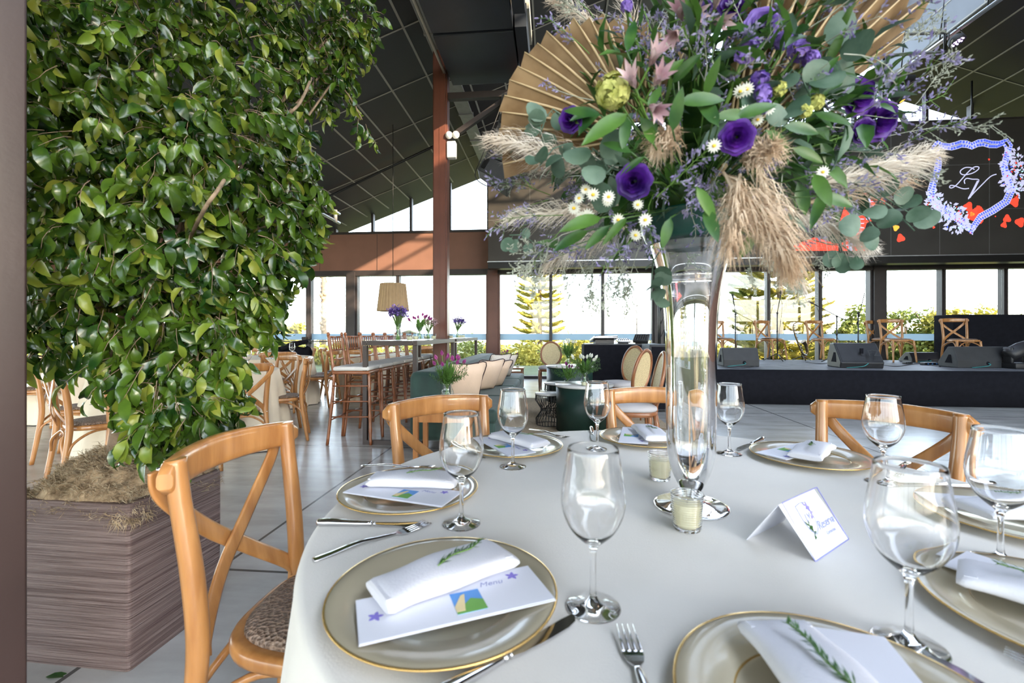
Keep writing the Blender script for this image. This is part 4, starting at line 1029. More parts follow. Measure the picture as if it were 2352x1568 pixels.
def plume(p0, p1, w, n, m, seed, droop=.0, nm='pampas_plume'):
    random.seed(seed); p0, p1 = V(p0), V(p1); d = p1 - p0; L_ = d.length; dn = d.normalized(); mb = MB(); u = dn.orthogonal().normalized(); v = dn.cross(u)
    ctrl = lambda s_: p0 + d * s_ + V((0, 0, -droop * s_ * s_))
    mb.tube([ctrl(0), ctrl(.5), ctrl(.95)], [.003, .002, .0006], 5)
    for k in range(n):
        s_ = random.random() ** .8 * .93; b = ctrl(s_); a = random.random() * 6.28; o_ = u * cos(a) + v * sin(a)
        ll = L_ * random.uniform(.13, .26) * (1 - s_ * .35); spread = w * random.uniform(.2, 1) * (.35 + sin(pi * min(1, s_ * 1.02)) * .8)
        tip = b + dn * ll + o_ * spread + V((0, 0, -.012 - droop * .35)) + V((random.gauss(0, .004), random.gauss(0, .004), random.gauss(0, .004))); mid = b.lerp(tip, .5) + o_ * spread * .22 + V((0, 0, .006)); q = random.uniform(.0006, .0013)
        s2 = o_.cross(dn) * q
        mb.add([b - s2, b + s2, mid + s2, mid - s2, tip], [(0, 1, 2, 3), (3, 2, 4)])
        for _ in range(2):                        # short side hairs
            t_ = random.uniform(.3, .95); e = (b.lerp(mid, t_ * 2) if t_ < .5 else mid.lerp(tip, t_ * 2 - 1)); h = e + (dn * .7 + V((random.gauss(0, .6), random.gauss(0, .6), random.gauss(0, .6)))) * .012
            mb.add([e - s2 * .6, e + s2 * .6, h], [(0, 1, 2)])
    part(mb, nm, M[m])
PL = [((1420, 385, .88), (1120, 318, .86), .045, 520, 'pampas2', .0), ((1420, 470, .92), (1160, 500, .95), .04, 380, 'pampas2', .0), ((1400, 330, 1.1), (1215, 255, 1.15), .03, 220, 'pampas2', 0),
      ((1660, 395, .74), (1830, 560, .70), .055, 640, 'pampas', .04), ((1700, 400, .72), (1672, 560, .70), .04, 360, 'pampas', .02), ((1740, 370, .74), (1810, 600, .74), .045, 420, 'pampas', .02),
      ((1700, 370, .74), (1790, 330, .68), .04, 300, 'pampas', 0), ((1860, 430, .86), (2150, 352, .92), .05, 620, 'pampas2', 0), ((1840, 470, .9), (2090, 410, 1.0), .045, 400, 'pampas', 0),
      ((1880, 330, .95), (1945, 190, .95), .03, 260, 'pampas', 0), ((1560, 290, .74), (1500, 340, .70), .035, 260, 'pampas', 0), ((1800, 480, .95), (2000, 545, .95), .05, 420, 'pampas2', .02),
      ((1420, 90, 1.15), (1262, -5, 1.15), .04, 360, 'pampas2', 0), ((1440, 520, .95), (1250, 590, .95), .04, 320, 'pampas2', .02), ((1500, 200, 1.2), (1400, -80, 1.25), .04, 260, 'pampas2', 0), ((1740, 560, 1.1), (1850, 640, 1.15), .04, 260, 'pampas2', .03),
      ((1600, 300, 1.3), (1500, 100, 1.5), .05, 220, 'pampas', 0), ((1700, 400, 1.3), (1800, 350, 1.5), .05, 220, 'pampas', 0)]
for k, (a_, b_, w, n, m, dr) in enumerate(PL): plume(at(*a_), at(*b_), w, n, m, 60 + k, dr)
rnd = random.Random(77)
def sprig_at(px, py, dpx, dpy, L_, Y, m, n=14, bl=.009, droop=.0, nm='limonium_sprig'):
    p = at(px, py, Y); e = at(px + dpx, py + dpy, Y + rnd.uniform(-.08, .04)); d = (e - p)
    mb = MB(); sprig(mb, p - d.normalized() * .03, d, L_, n, rnd, bl=bl, droop=droop); part(mb, nm, [M['stem'] if m == 'lilac' else M['dusty'], M[m]])
LS = [(1240, 440, -60, -20, .14), (1230, 470, -80, 30, .15), (1200, 410, -60, -60, .10), (1300, 520, -90, 60, .16), (1260, 500, -110, 20, .15), (1330, 100, -60, -60, .12), (1400, 480, 40, 60, .10), (1490, 470, -40, 90, .12), (1560, 380, 30, 60, .12),
      (1600, 340, 20, 90, .13), (1540, 420, 40, -40, .10), (1590, 430, -10, 70, .10), (1500, 130, -30, -60, .10), (1550, 90, 30, -60, .10), (1640, 110, 40, -40, .10), (1620, 70, 20, 60, .10), (1500, 60, 30, 50, .09), (1690, 90, 60, 40, .11),
      (2090, 250, 80, -50, .13), (2060, 230, 60, -70, .12), (2080, 330, 70, -40, .12), (1900, 100, 60, -50, .12), (2010, 130, 60, -90, .14), (2060, 60, 60, -60, .12), (1880, 340, 60, 50, .10), (1910, 350, -20, 50, .10), (1470, 260, 60, 50, .07), (1880, 40, 30, -70, .10), (1450, 550, -60, 50, .12), (1380, 560, -60, 40, .12), (1350, 420, -70, 30, .12), (1740, 340, 40, 50, .08), (1870, 200, 70, -20, .12), (1350, 20, -40, -60, .10)]
for px, py, dx, dy, L_ in LS: sprig_at(px, py, dx, dy, L_, rnd.uniform(.74, .86) if 1400 < px < 1800 else rnd.uniform(.85, 1.02), 'lilac', 16, .010)
DS = [(1300, 540, -90, 40, .15), (1330, 570, -80, 60, .15), (1380, 590, -60, 60, .13), (1290, 590, -70, 30, .14), (1420, 600, -40, 70, .13), (1460, 600, -20, 80, .12), (1360, 620, 0, 90, .12), (1420, 590, 10, 90, .10), (1250, 560, -60, 20, .12), (1870, 580, 60, 50, .12), (1760, 590, 10, 60, .10), (1830, 600, 30, 60, .12),
      (2070, 300, 110, -40, .18), (2100, 240, 90, -90, .15), (2000, 60, 70, -70, .16), (2050, 110, 80, -60, .16), (1340, 40, -70, -60, .14), (1270, 330, -50, -60, .10), (1250, 300, -70, 10, .10), (2030, 380, 120, 0, .12), (1240, 380, -60, 30, .12), (1310, 20, -60, 20, .10)]
for px, py, dx, dy, L_ in DS: sprig_at(px, py, dx, dy, L_, rnd.uniform(.86, 1.04), 'dusty', 22, .009, .03, 'dusty_sprig')
for k in range(26):                                # sides and back of the ball
    a = rnd.uniform(0, pi); el = rnd.uniform(-.4, 1.2); d = V((cos(a) * cos(el), abs(sin(a)) * cos(el), sin(el))); p = ROOT + V((d.x * .24, d.y * .22, d.z * .22 + .08))
    mb = MB(); sprig(mb, p, d, .22, 20, rnd, bl=.011); part(mb, 'limonium_sprig', [M['stem'], M['lilac' if k % 2 else 'dusty']])
def daisy(px, py, r_=17, fr=1.0):
    p = ray_pt(px, py, fr); r = r_ / FPX * p.y; ax = ((p - AC).normalized() * .5 + towards(p) * .8 + V((rnd.gauss(0, .2), 0, rnd.gauss(0, .2)))).normalized(); u = ax.orthogonal().normalized(); mb = MB()
    for q in range(14):
        a = 2 * pi * q / 14; d = Matrix.Rotation(a, 3, ax) @ u; mb.leaf(p, d + ax * .12, ax, r, r * .36, .3, .1, 2)
    o_ = part(mb, 'daisy', M['petalwhite']); mb = MB(); mb.ball(p - fo, r * .28, 8, sq=(1, 1, .8)); mb.build('flower_eye', M['yellow'], o_)
for px, py in ((1345, 435), (1330, 455), (1362, 447), (1318, 478), (1350, 495), (1335, 497), (1398, 452), (1420, 505), (1482, 505), (1465, 470), (1395, 462), (1700, 210), (1712, 255), (1640, 335), (1715, 205), (1740, 275), (1765, 250), (1460, 540), (1890, 395)): daisy(px, py, rnd.uniform(14, 18))
def cluster(px, py, r_, n, m, petal, nm, fr=1.0, flat=1.0):
    c = ray_pt(px, py, fr); R_ = r_ / FPX * c.y; mb = MB()
    for k in range(n):
        d = V((rnd.gauss(0, 1), rnd.gauss(0, 1), rnd.gauss(0, 1))).normalized(); p = c + d * R_ * rnd.uniform(.75, 1); u = d.orthogonal().normalized()
        for q in range(4):
            dd = Matrix.Rotation(q * pi / 2 + k, 3, d) @ u; mb.leaf(p, dd + d * .35, d, petal, petal * .8, .5, .1, 2)
    mb.tube([c, c.lerp(ROOT, .5) + V((0, .02, 0)), ROOT], .0025, 5, mi=1)
    part(mb, nm, [M[m], M['stem']])
cluster(1408, 210, 38, 90, 'hydr', .011, 'hydrangea_head')
for px, py, r_ in ((1712, 120, 22), (1800, 92, 18), (1835, 118, 22), (1862, 135, 14), (1745, 185, 18), (1752, 215, 16), (1895, 165, 9), (1820, 80, 12), (1725, 100, 14), (1755, 245, 9), (1620, 20, 12), (1440, 15, 10)): cluster(px, py, r_, 22, 'violet', .010, 'statice_head')
for px, py, r_ in ((1790, 205, 12), (1875, 235, 14), (1850, 255, 10)): cluster(px, py, r_, 22, 'hydr', .009, 'cream_blossom')
def lily(px, py, dx, dy, s_=.05, fr=1.0):
    p = ray_pt(px, py, fr); e = at(px + dx, py + dy, p.y - .03); ax = (e - p).normalized(); u = ax.orthogonal().normalized(); mb = MB()
    for q in range(6):
        d = Matrix.Rotation(q * pi / 3, 3, ax) @ u; mb.leaf(p, ax + d * .22, d * -1 + ax * .2, s_, s_ * .24, .30, .25, 4)
    mb.tube([p, p - ax * .06, ROOT], .002, 5, mi=1); part(mb, 'alstroemeria', [M['pink'], M['stem']])
for a_ in ((1460, 205, -15, -40), (1490, 155, 20, -40), (1568, 50, -10, -40), (1640, 25, 10, -40), (1560, 70, -30, 30), (1490, 240, 30, 20), (1500, 200, 20, -30), (1575, 40, 30, -10), (1635, 50, 30, 0)): lily(*a_)
def gleaf(px, py, dx, dy, m='leafdark', w=.30, fr=1.0):
    p = ray_pt(px, py, fr); e = at(px + dx, py + dy, p.y + rnd.uniform(-.05, .03)); L_ = (e - p).length; mb = MB()
    mb.leaf(p, e - p, towards(p) + V((0, 0, .5)), L_, L_ * w, .35, .15, 6); mb.tube([p, p.lerp(ROOT, .6)], .0015, 4); part(mb, 'green_leaf', M[m])
GL = [(1440, 262, -100, 55), (1440, 270, -10, 70), (1470, 270, 60, 80), (1500, 330, -20, -60), (1545, 300, 20, -100), (1545, 190, 60, -70), (1510, 190, 60, -60), (1560, 235, 110, -15), (1650, 290, -60, -100), (1640, 270, 110, -15), (1690, 270, 100, -40), (1380, 265, -90, -20), (1380, 500, -90, 20), (1350, 530, -80, 40), (1400, 520, -60, 50), (1440, 500, -60, 60),
      (1540, 500, -20, 70), (1620, 480, 30, 70), (1600, 430, 50, 80), (1480, 360, -60, 40), (1450, 350, -70, -30), (1620, 220, 30, -90), (1870, 190, 60, -70), (1880, 230, 60, -50), (1900, 150, 40, -90), (1870, 260, 90, 20), (1800, 290, 90, 10), (1870, 400, 40, 70), (1900, 430, -40, 90), (1880, 450, 90, 20), (1820, 340, 80, 30), (1760, 300, 70, 50), (1300, 570, -60, -20), (1740, 480, 60, 60), (1800, 560, 20, 70), (1640, 100, 20, -70), (1600, 60, -20, -60), (1780, 40, 20, -60), (1850, 60, 30, -60), (1700, 30, 40, -50), (1440, 120, 20, -90), (1490, 250, 30, -60)]
for k, (px, py, dx, dy) in enumerate(GL): gleaf(px, py, dx, dy, 'leafdark' if k % 3 else 'tulipleaf', rnd.uniform(.24, .36))
for k in range(46):                                # inner and rear leaves that fill the ball
    a = rnd.uniform(0, 2 * pi); el = rnd.uniform(-.25, 1.1); d = V((cos(a) * cos(el), sin(a) * cos(el), sin(el)))
    p = ROOT + V((d.x * .14, d.y * .12, d.z * .14 + .03)); mb = MB(); L_ = rnd.uniform(.10, .17); mb.leaf(p, d + V((0, 0, -.25)), V((0, 0, 1)) + d * .3, L_, L_ * .42, .5, .15, 5); part(mb, 'green_leaf', M['leafdark'])
def euca(px, py, dx, dy, n_, s_, Y, droop=0, m='euca'):
    p = at(px, py, Y); e = at(px + dx, py + dy, Y); d = e - p; mb = MB(); mb.tube([p.lerp(ROOT, .5), p, p + d * .5 + V((0, 0, .01)), e], .0014, 5)
    for k in range(n_):
        b = p + d * ((k + .5) / n_); o_ = V((rnd.gauss(0, 1), rnd.gauss(0, .5), rnd.gauss(0, 1))); o_ = (o_ - d.normalized() * o_.dot(d.normalized())).normalized() * (1 if k % 2 else -1); l = s_ * rnd.uniform(.75, 1.1)
        q = []; c = b + (o_ + d.normalized() * .3).normalized() * l * .62; ax1 = (o_ + d.normalized() * .3).normalized(); ax2 = (towards(c) + V((rnd.gauss(0, .5), 0, rnd.gauss(0, .5)))).normalized().cross(ax1).normalized()
        ring = [c + ax1 * l * .5 * cos(t_) + ax2 * l * .40 * sin(t_) + ax1.cross(ax2) * (.06 * l * cos(2 * t_)) for t_ in [2 * pi * j / 12 for j in range(12)]]
        mb.add([c] + ring, [(0, 1 + j, 1 + (j + 1) % 12) for j in range(12)], 0, True); mb.tube([b, c - ax1 * l * .5], .0008, 4)
    part(mb, 'eucalyptus_branch', M[m])
for a_ in ((1300, 330, -60, 50, 6, .040, .80), (1270, 250, -30, 60, 5, .042, .86), (1500, 600, -5, 90, 7, .036, .95), (1990, 440, 110, 90, 6, .055, .92), (1960, 430, 130, 60, 5, .05, .95), (1880, 120, 60, 0, 5, .065, .78), (1820, 160, 40, 60, 5, .050, .72), (1400, 400, -40, -60, 5, .045, .74), (1230, 560, -60, -20, 4, .03, .95), (1440, 380, -60, 30, 5, .05, .74), (1900, 560, 70, 30, 5, .04, .95), (1780, 200, -30, 60, 4, .04, .72), (1960, 480, 60, 60, 4, .05, .9)): euca(*a_)
def hanging(px, py, L_, seed):
    r2 = random.Random(seed); mb = MB(); p = at(px, py, r2.uniform(.92, 1.0)); sprig(mb, p, (r2.uniform(-.3, .3), 0, -1), L_, 18, r2, bl=.008, spread=.35); part(mb, 'dusty_sprig', [M['dusty'], M['dusty']])
for k, (px, py) in enumerate(((1358, 620), (1290, 590), (1420, 610), (1430, 600), (1250, 585), (1390, 600), (1720, 590), (1850, 590), (1330, 600))): hanging(px, py, .07 + .015 * (k % 3), k)
# ================================================================== FICUS IN ITS PLANTER
random.seed(11)
PR = R(-7); PC0 = V((-1.305, 1.55, 0))                 # near right corner of the planter
px_, py_ = V((cos(PR), sin(PR), 0)), V((-sin(PR), cos(PR), 0))
PW, PD, PH = .50, .42, .575
PC = PC0 - px_ * PW / 2 + py_ * PD / 2
t = thing('square_planter', 'tall square planter with a scratched dull brown finish, left foreground', 'planter', PC, PR)
mb = MB(); rings = []
for z, q in ((0, .97), (.01, .985), (.3, 1.0), (PH - .01, 1.0), (PH, .99), (PH, .90), (PH - .06, .89)):
    ring = []
    for sx, sy, a0 in ((1, 1, 0), (-1, 1, 90), (-1, -1, 180), (1, -1, 270)):
        for k in range(4):
            a = R(a0 + k * 30); ring.append(V((sx * (PW / 2 * q - .014) + .014 * cos(a), sy * (PD / 2 * q - .014) + .014 * sin(a), z)))
    rings.append(ring)
mb.loft(rings, 0, False, True); mb.build('planter_body', M['planter'], t)
# moss
t = thing('dry_moss', 'brown dry moss mounded on top of the planter under the ficus', 'moss', PC + V((0, 0, PH - .06)), PR); t['kind'] = 'stuff'
mb = MB(); G = 36; vs = []
def moss_h(u, v): return .06 + .12 * max(0, 1 - (u * u + v * v) * .75) + .045 * noise.noise(V((u * 4, v * 4, 1))) + .018 * noise.noise(V((u * 13, v * 13, 4))) - (.05 if max(abs(u), abs(v)) > .97 else 0)
for i in range(G):
    for j in range(G):
        u, v = -1 + 2 * i / (G - 1), -1 + 2 * j / (G - 1); vs.append((u * PW * .485, v * PD * .485, moss_h(u, v)))
mb.add(vs, [(i * G + j, (i + 1) * G + j, (i + 1) * G + j + 1, i * G + j + 1) for i in range(G - 1) for j in range(G - 1)], 0, True)
mb.build('moss_mound', M['moss'], t)
mb = MB()
for k in range(9500):
    u, v = random.uniform(-1, 1), random.uniform(-1, 1)
    if k < 700: u = random.uniform(.75, 1.02); v = random.uniform(-1.04, -.6)
    elif k < 1300: v = random.uniform(-1.04, -.9)
    elif k < 1600: u = random.uniform(.93, 1.03)
    p = V((u * PW * .49, v * PD * .49, moss_h(u, v) + random.uniform(-.01, .012)))
    d = V((random.gauss(0, 1), random.gauss(0, 1), random.gauss(0, .45))).normalized(); l = random.uniform(.012, .045)
    if k < 700: d = (d + V((.6, -.6, -1.1))).normalized()
    q = p + d * l * .5 + V((random.gauss(0, .006), random.gauss(0, .006), .006)); e = p + d * l + V((random.gauss(0, .006), random.gauss(0, .006), -.004)); w = d.orthogonal().normalized() * .0009
    mb.add([p - w, p + w, q + w, q - w, e], [(0, 1, 2, 3), (3, 2, 4)], 0 if random.random() < .6 else 1)
o = mb.build('moss_strands', [M['moss'], M['moss2']], t); o['kind'] = 'stuff'
# tree
t = thing('ficus_tree', 'large weeping ficus with glossy green leaves in the left foreground', 'tree', PC + V((-.02, 0, PH + .03)))
fo2 = V(t.location)
def fp(px, py, Y): return at(px, py, Y) - fo2
mb = MB(); top = fp(330, 640, 1.85)
mb.tube(spline([(0, 0, -.03), (.0, .01, .12), (.02, .02, .35), top], 5), [.052, .048, .045, .043, .042, .04, .038, .036, .035, .034, .033, .032, .031, .03, .028, .026], 14)
mb.tube(spline([(.01, .0, .05), (-.03, .02, .4), fp(180, 500, 1.8)], 5), .022, 10)
mb.build('trunk', M['bark'], t)
mb = MB()
BLOB = [(150, -20, 1.85, .36), (330, 20, 1.9, .36), (500, 10, 2.0, .36), (640, 40, 2.2, .32), (690, 120, 2.3, .26), (745, 190, 2.35, .14), (620, 230, 2.15, .22), (120, 220, 1.7, .30), (280, 220, 1.7, .34), (440, 220, 1.8, .36), (120, 420, 1.7, .30), (280, 420, 1.65, .34),
        (440, 400, 1.75, .34), (570, 400, 1.9, .26), (665, 420, 2.0, .09), (690, 350, 2.1, .05), (610, 520, 1.95, .20), (685, 540, 2.0, .06), (120, 600, 1.7, .28), (280, 610, 1.65, .32), (440, 590, 1.7, .32), (560, 620, 1.85, .20), (640, 620, 1.9, .08), (120, 710, 1.65, .13), (270, 725, 1.6, .19), (410, 740, 1.62, .20),
        (510, 720, 1.7, .14), (575, 700, 1.8, .09), (360, 850, 1.55, .15), (460, 850, 1.58, .10), (500, 920, 1.6, .055), (400, 935, 1.5, .09), (470, 965, 1.5, .07), (500, 820, 1.6, .09), (505, 880, 1.58, .07), (420, 990, 1.48, .06), (590, 740, 1.8, .07), (700, 450, 2.05, .06), (700, 500, 2.02, .07), (820, 110, 2.35, .05), (830, 60, 2.35, .07), (800, 20, 2.35, .08), (790, 150, 2.35, .08), (350, 1000, 1.45, .045), (90, 810, 1.6, .04), (690, 240, 2.3, .16), (770, 70, 2.3, .05), (640, 590, 1.9, .05), (100, 80, 1.6, .22)]
for k, (px, py, Y, r_) in enumerate(BLOB):
    e = fp(px, py, Y); s_ = top if k % 3 else V((.02, .02, .45)); m_ = s_.lerp(e, .5) + V((0, .06, .05))
    mb.tube(spline([s_, m_, e], 4), [.014, .012, .010, .009, .008, .006, .005, .004, .003], 6)
mb.build('branches', M['bark'], t)
ml, tw = MB(), MB(); rl = random.Random(4)
def twig(p, d, L_, nl, size, pale=.08):
    cur = V(p); d = V(d).normalized(); pts = [cur.copy()]
    for i in range(4):
        d = (d + V((rl.gauss(0, .15), rl.gauss(0, .15), -.22 + rl.gauss(0, .1)))).normalized(); cur = cur + d * L_ / 4; pts.append(cur.copy())
    tw.tube(pts, [.0018, .0015, .0012, .0009, .0005], 3, caps=False)
    for i in range(nl):
        s_ = (i + .6) / nl * 3.999; k = int(s_); b = pts[k].lerp(pts[k + 1], s_ - k); dd = (pts[k + 1] - pts[k]).normalized(); side = dd.cross(V((0, 0, 1)))
        if side.length < .1: side = V((1, 0, 0))
        side.normalize(); side = side * (1 if i % 2 else -1)
        ld = (dd * .5 + side * .6 + V((rl.gauss(0, .3), rl.gauss(0, .3), -.7 + rl.gauss(0, .35)))).normalized()
        nrm = (V((rl.gauss(0, .8), -.45 + rl.gauss(0, .8), .65 + rl.gauss(0, .4)))).normalized(); l = size * rl.uniform(.7, 1.2)
        b2 = b + ld * l * .14
        ml.leaf(b2, ld, nrm, l, l * rl.uniform(.36, .50), rl.uniform(.3, 1.9), rl.uniform(.08, .4), 4, 1 if rl.random() < pale else 0)
for px, py, Y, r_ in BLOB:
    c = fp(px, py, Y); n_ = int(10 + 330 * r_ * r_ * 1.9)
    for _ in range(n_):
        d = V((rl.gauss(0, 1), rl.gauss(0, 1) - .25, rl.gauss(0, 1))).normalized(); p = c + d * r_ * (rl.random() ** .35) * .92
        twig(p - V((0, 0, -.04)), d * .8 + V((0, 0, -.2)), .13 if r_ > .1 else .09, rl.randint(5, 7), .072 if Y < 2.05 else .062, .17)
for (px, py, Y) in ((735, 60, 2.3), (800, 95, 2.3), (800, 230, 2.3), (825, 270, 2.3), (840, 285, 2.3), (800, 200, 2.3), (700, 560, 2.0), (680, 620, 1.95), (600, 735, 1.8), (585, 720, 1.8), (530, 860, 1.6), (535, 900, 1.6), (545, 930, 1.6), (440, 1000, 1.45), (360, 1010, 1.42), (280, 960, 1.45)):
    twig(fp(px, py, Y), (rl.uniform(-.3, .6), 0, -.5), .12, 8, .06, .25)
mb = MB(); mb.tube(spline([fp(700, 120, 2.3), fp(760, 95, 2.3), fp(815, 90, 2.3)], 4), .004, 5); mb.tube(spline([fp(740, 190, 2.3), fp(790, 205, 2.3), fp(832, 275, 2.3)], 4), .004, 5); mb.tube(spline([fp(430, 560, 1.7), fp(470, 480, 1.42), fp(505, 430, 1.45), fp(540, 370, 1.7)], 4), .006, 8); mb.tube(spline([fp(640, 300, 2.1), fp(665, 262, 1.9), fp(690, 235, 1.93), fp(715, 180, 2.1)], 4), .006, 8)
mb.build('bare_twigs', M['bark'], t)
tw.build('twigs', M['bark'], t)
fl_ = ml.build('foliage', [M['leaf'], M['leafpale']], t)
# a fallen leaf on the floor
mb = MB(); mb.leaf((0, 0, .003), (1, .2, .05), (0, 0, 1), .07, .03, .3, .1, 4); o = mb.build('fallen_leaf', M['leafdark']); o.location = on(105, 1556); tag(o, 'single green leaf lying on the floor at the foot of the planter', 'leaf')

# ================================================================== LOUNGE AND BAR
def make_stool():
    t = thing('bar_stool', '', ''); m = M['stoolwood']; W = .185
    def bam(p0, p1, r, rings_=4):
        mb = MB(); p0, p1 = V(p0), V(p1); pts = []; rr = []
        n = rings_ * 4
        for i in range(n + 1):
            pts.append(p0.lerp(p1, i / n)); rr.append(r * (1.28 if i % 4 == 0 and 0 < i < n else 1))
        mb.tube(pts, rr, 8); return mb
    # the sitter faces +y
    for sx in (-1, 1):
        bam((sx * (W + .025), W + .03, 0), (sx * W * .92, W, .74), .0155, 5).build('leg', m, t)
        pts = spline([(sx * (W + .025), -W - .05, 0), (sx * W * .95, -W, .60), (sx * W * .93, -W - .005, .80), (sx * W, -W - .05, 1.14)], 6)
        mb = MB(); mb.tube(pts, [.0155 * (1.25 if i % 4 == 0 and i else 1) for i in range(len(pts))], 8); mb.ball((sx * W, -W - .05, 1.15), .019, 8, sq=(1, 1, 1.2)); mb.build('leg', m, t)
    mb = MB(); mb.box((0, 0, .748), (.39, .39, .035), ch=.012); mb.build('seat_frame', m, t)
    mb = MB(); mb.box((0, 0, .788), (.385, .385, .045), ch=.02); mb.build('seat_cushion', M['paleseat'], t)
    for z in (.98, 1.12):
        mb = MB(); y = -W - .012 - (z - .8) * .11; mb.tube([(-W, y, z), (0, y - .015, z), (W, y, z)], .011, 8); mb.build('back_rail', m, t)
    for q in range(5):
        x = -W + (q + 1) * W / 3
        mb = MB(); mb.tube([(x, -W - .035, .98), (x, -W - .047, 1.05), (x, -W - .052, 1.12)], [.007, .009, .007], 6); mb.build('spindle', m, t)
    mb = MB(); mb.tube([(-W, -W - .018, .88), (W, -W - .018, .88)], .009, 8); mb.build('back_rail', m, t)
    for z in (.26, .42, .58):
        for (a, b) in (((-1, -1), (1, -1)), ((-1, 1), (1, 1)), ((-1, -1), (-1, 1)), ((1, -1), (1, 1))):
            if z == .58 and a[1] == b[1]: continue
            k = W + .02 * (1 - z / .75); dz = .03 if a[0] == b[0] else 0
            mb = MB(); mb.tube([(a[0] * k, a[1] * k, z + dz), ((a[0] + b[0]) / 2 * k, (a[1] + b[1]) / 2 * k, z + dz), (b[0] * k, b[1] * k, z + dz)], [.0075, .009, .0075], 6); mb.build('stretcher', m, t)
    return t
SD = V((ST, CT, 0))
ordn = ['first and nearest', 'second', 'third', 'fourth', 'fifth', 'sixth', 'seventh']
for k, Y in enumerate((4.93, 5.33, 5.74, 6.15, 6.57, 6.99, 7.42)):
    x = -1.68 + .0906 * (Y - 4.93)
    instance('stool', make_stool, ordn[k] + ' tall brown bar stool in the row along the high table', 'stool', (x, Y, 0), R(-90 - 5.2 + (5 if k == 0 else 0)), 'bar stools along the high tables')
def bar_table(b0, b1, label):
    t = thing('bar_table', label, 'table', B(-1.70, 0, 0) * 0 + V((-1.27, 4.72, 0)) + SD * b0, RB, 'high bar tables')
    L_ = b1 - b0; w = .58; s_ = .045; H = 1.079
    mb = MB(); mb.box((0, L_ / 2, H - .012), (w - .005, L_ - .005, .024)); mb.build('tabletop', M['marble'], t)
    for sx in (-1, 1):
        mb = MB(); mb.box((sx * (w / 2 - s_ / 2 + .004), L_ / 2, H - .022), (s_, L_ + .008, .048)); mb.build('side_rail', M['barframe'], t)
    for y in (0, L_):
        mb = MB(); mb.box((0, y + (s_ / 2 if y == 0 else -s_ / 2), H - .022), (w - 2 * s_, s_ + .002, .05)); mb.build('end_rail', M['barframe'], t)
        for sx in (-1, 1):
            mb = MB(); mb.box((sx * (w / 2 - s_ / 2), y + (s_ / 2 if y == 0 else -s_ / 2), (H - .05) / 2), (s_, s_, H - .05)); mb.build('leg', M['barframe'], t)
        mb = MB(); mb.box((0, y + (s_ / 2 if y == 0 else -s_ / 2), s_ / 2), (w - 2 * s_, s_, s_)); mb.build('floor_rail', M['barframe'], t)
bar_table(0, 1.80, 'nearer of the two high bar tables, dark metal frame with a pale top')
bar_table(1.92, 3.75, 'farther high bar table, dark metal frame behind the brown column')
# flower vases
def vase_flowers(kind, label, loc, h=.18, seed=1, spread=.12, fh=.17, r_=.045, group=None):
    rr = random.Random(seed); t = thing('flower_vase', label, 'vase', loc, rr.random() * 3, group)
    mb = MB(); mb.lathe([(0, 0), (r_ * .8, 0), (r_ * 1.05, h * .15), (r_ * .95, h * .4), (r_ * .62, h * .72), (r_ * 1.0, h), (r_ * .93, h), (r_ * .56, h * .72), (r_ * .86, h * .4), (r_ * .95, h * .16), (0, .006)], n=20); mb.build('glass_vase', M['pane'], t)
    mb = MB(); mf = MB(); mg = MB(); n_ = {'statice': 42, 'tulip': 12, 'pink': 28, 'white': 12, 'fernbowl': 10, 'dark': 7}[kind]
    for k in range(n_):
        a = rr.random() * 6.28; q = rr.random() ** .6; tip = V((cos(a) * spread * q, sin(a) * spread * q, h + fh * (1 - .35 * q * q) * rr.uniform(.75, 1.05))); b = V((-cos(a) * r_ * .5, -sin(a) * r_ * .5, .01)); m_ = V((cos(a) * r_ * .3, sin(a) * r_ * .3, h * .8))
        pts = spline([b, m_, tip], 4); mb.tube(pts, .0032, 4); d = (tip - m_).normalized()
        if kind in ('statice', 'pink'):
            for _ in range(16):
                dd = V((rr.gauss(0, 1), rr.gauss(0, 1), rr.gauss(0, .6))).normalized(); p = tip + dd * .034 * rr.random(); mf.leaf(p, dd, (0, 0, 1), .028, .023, .4, .1, 2)
        else:
            hd = .024 if kind != 'white' else .026
            for q2 in range(5):
                u = d.orthogonal().normalized(); u = Matrix.Rotation(q2 * 1.257, 3, d) @ u; mf.leaf(tip - d * hd * .4 + u * hd * .25, d + u * .16, u * -1, hd * 2.1, hd * 1.3, -.45, .3, 4)
        if kind in ('tulip', 'white', 'dark', 'fernbowl'):
            for _ in range(2):
                a2 = rr.random() * 6.28; dd = V((cos(a2) * .6, sin(a2) * .6, .9)); mg.leaf(V((0, 0, h * .5)), dd, V((cos(a2), sin(a2), .3)) * -1, rr.uniform(.6, 1.0) * (h * .5 + fh), .026, -.4, .2, 5)
        if kind in ('fernbowl', 'white', 'tulipfern') or (kind == 'tulip' and 'fern' in label):
            for _ in range(3):
                a2 = rr.random() * 6.28; e = V((cos(a2) * spread * 1.1, sin(a2) * spread * 1.1, h + fh * rr.uniform(.1, .8))); s_ = V((0, 0, h * .8))
                for i in range(12):
                    p = s_.lerp(e, .25 + .75 * i / 12)
                    for _q in range(3): mg.leaf(p, (e - s_).normalized() * .5 + V((rr.gauss(0, .7), rr.gauss(0, .7), rr.gauss(0, .7))), (0, 0, 1), .03, .007, .2, .1, 2)
    mb.build('stalks', M['stem'], t)
    mf.build('blossoms', M[{'statice': 'violet', 'tulip': 'magenta', 'pink': 'pink', 'white': 'petalwhite', 'fernbowl': 'magenta', 'dark': 'magenta'}[kind]], t)
    if mg.v: mg.build('leaves', M['tulipleaf'] if kind != 'fernbowl' else M['fern'], t)
    return t
def bar_pt(px, off=0.0):
    rx = (px - 1176) / FPX; Y = (-1.27 + off - .0906 * 4.72) / (rx - .0906); return V((rx * Y, Y, 1.0795))
GB = 'flower vases on the high tables'
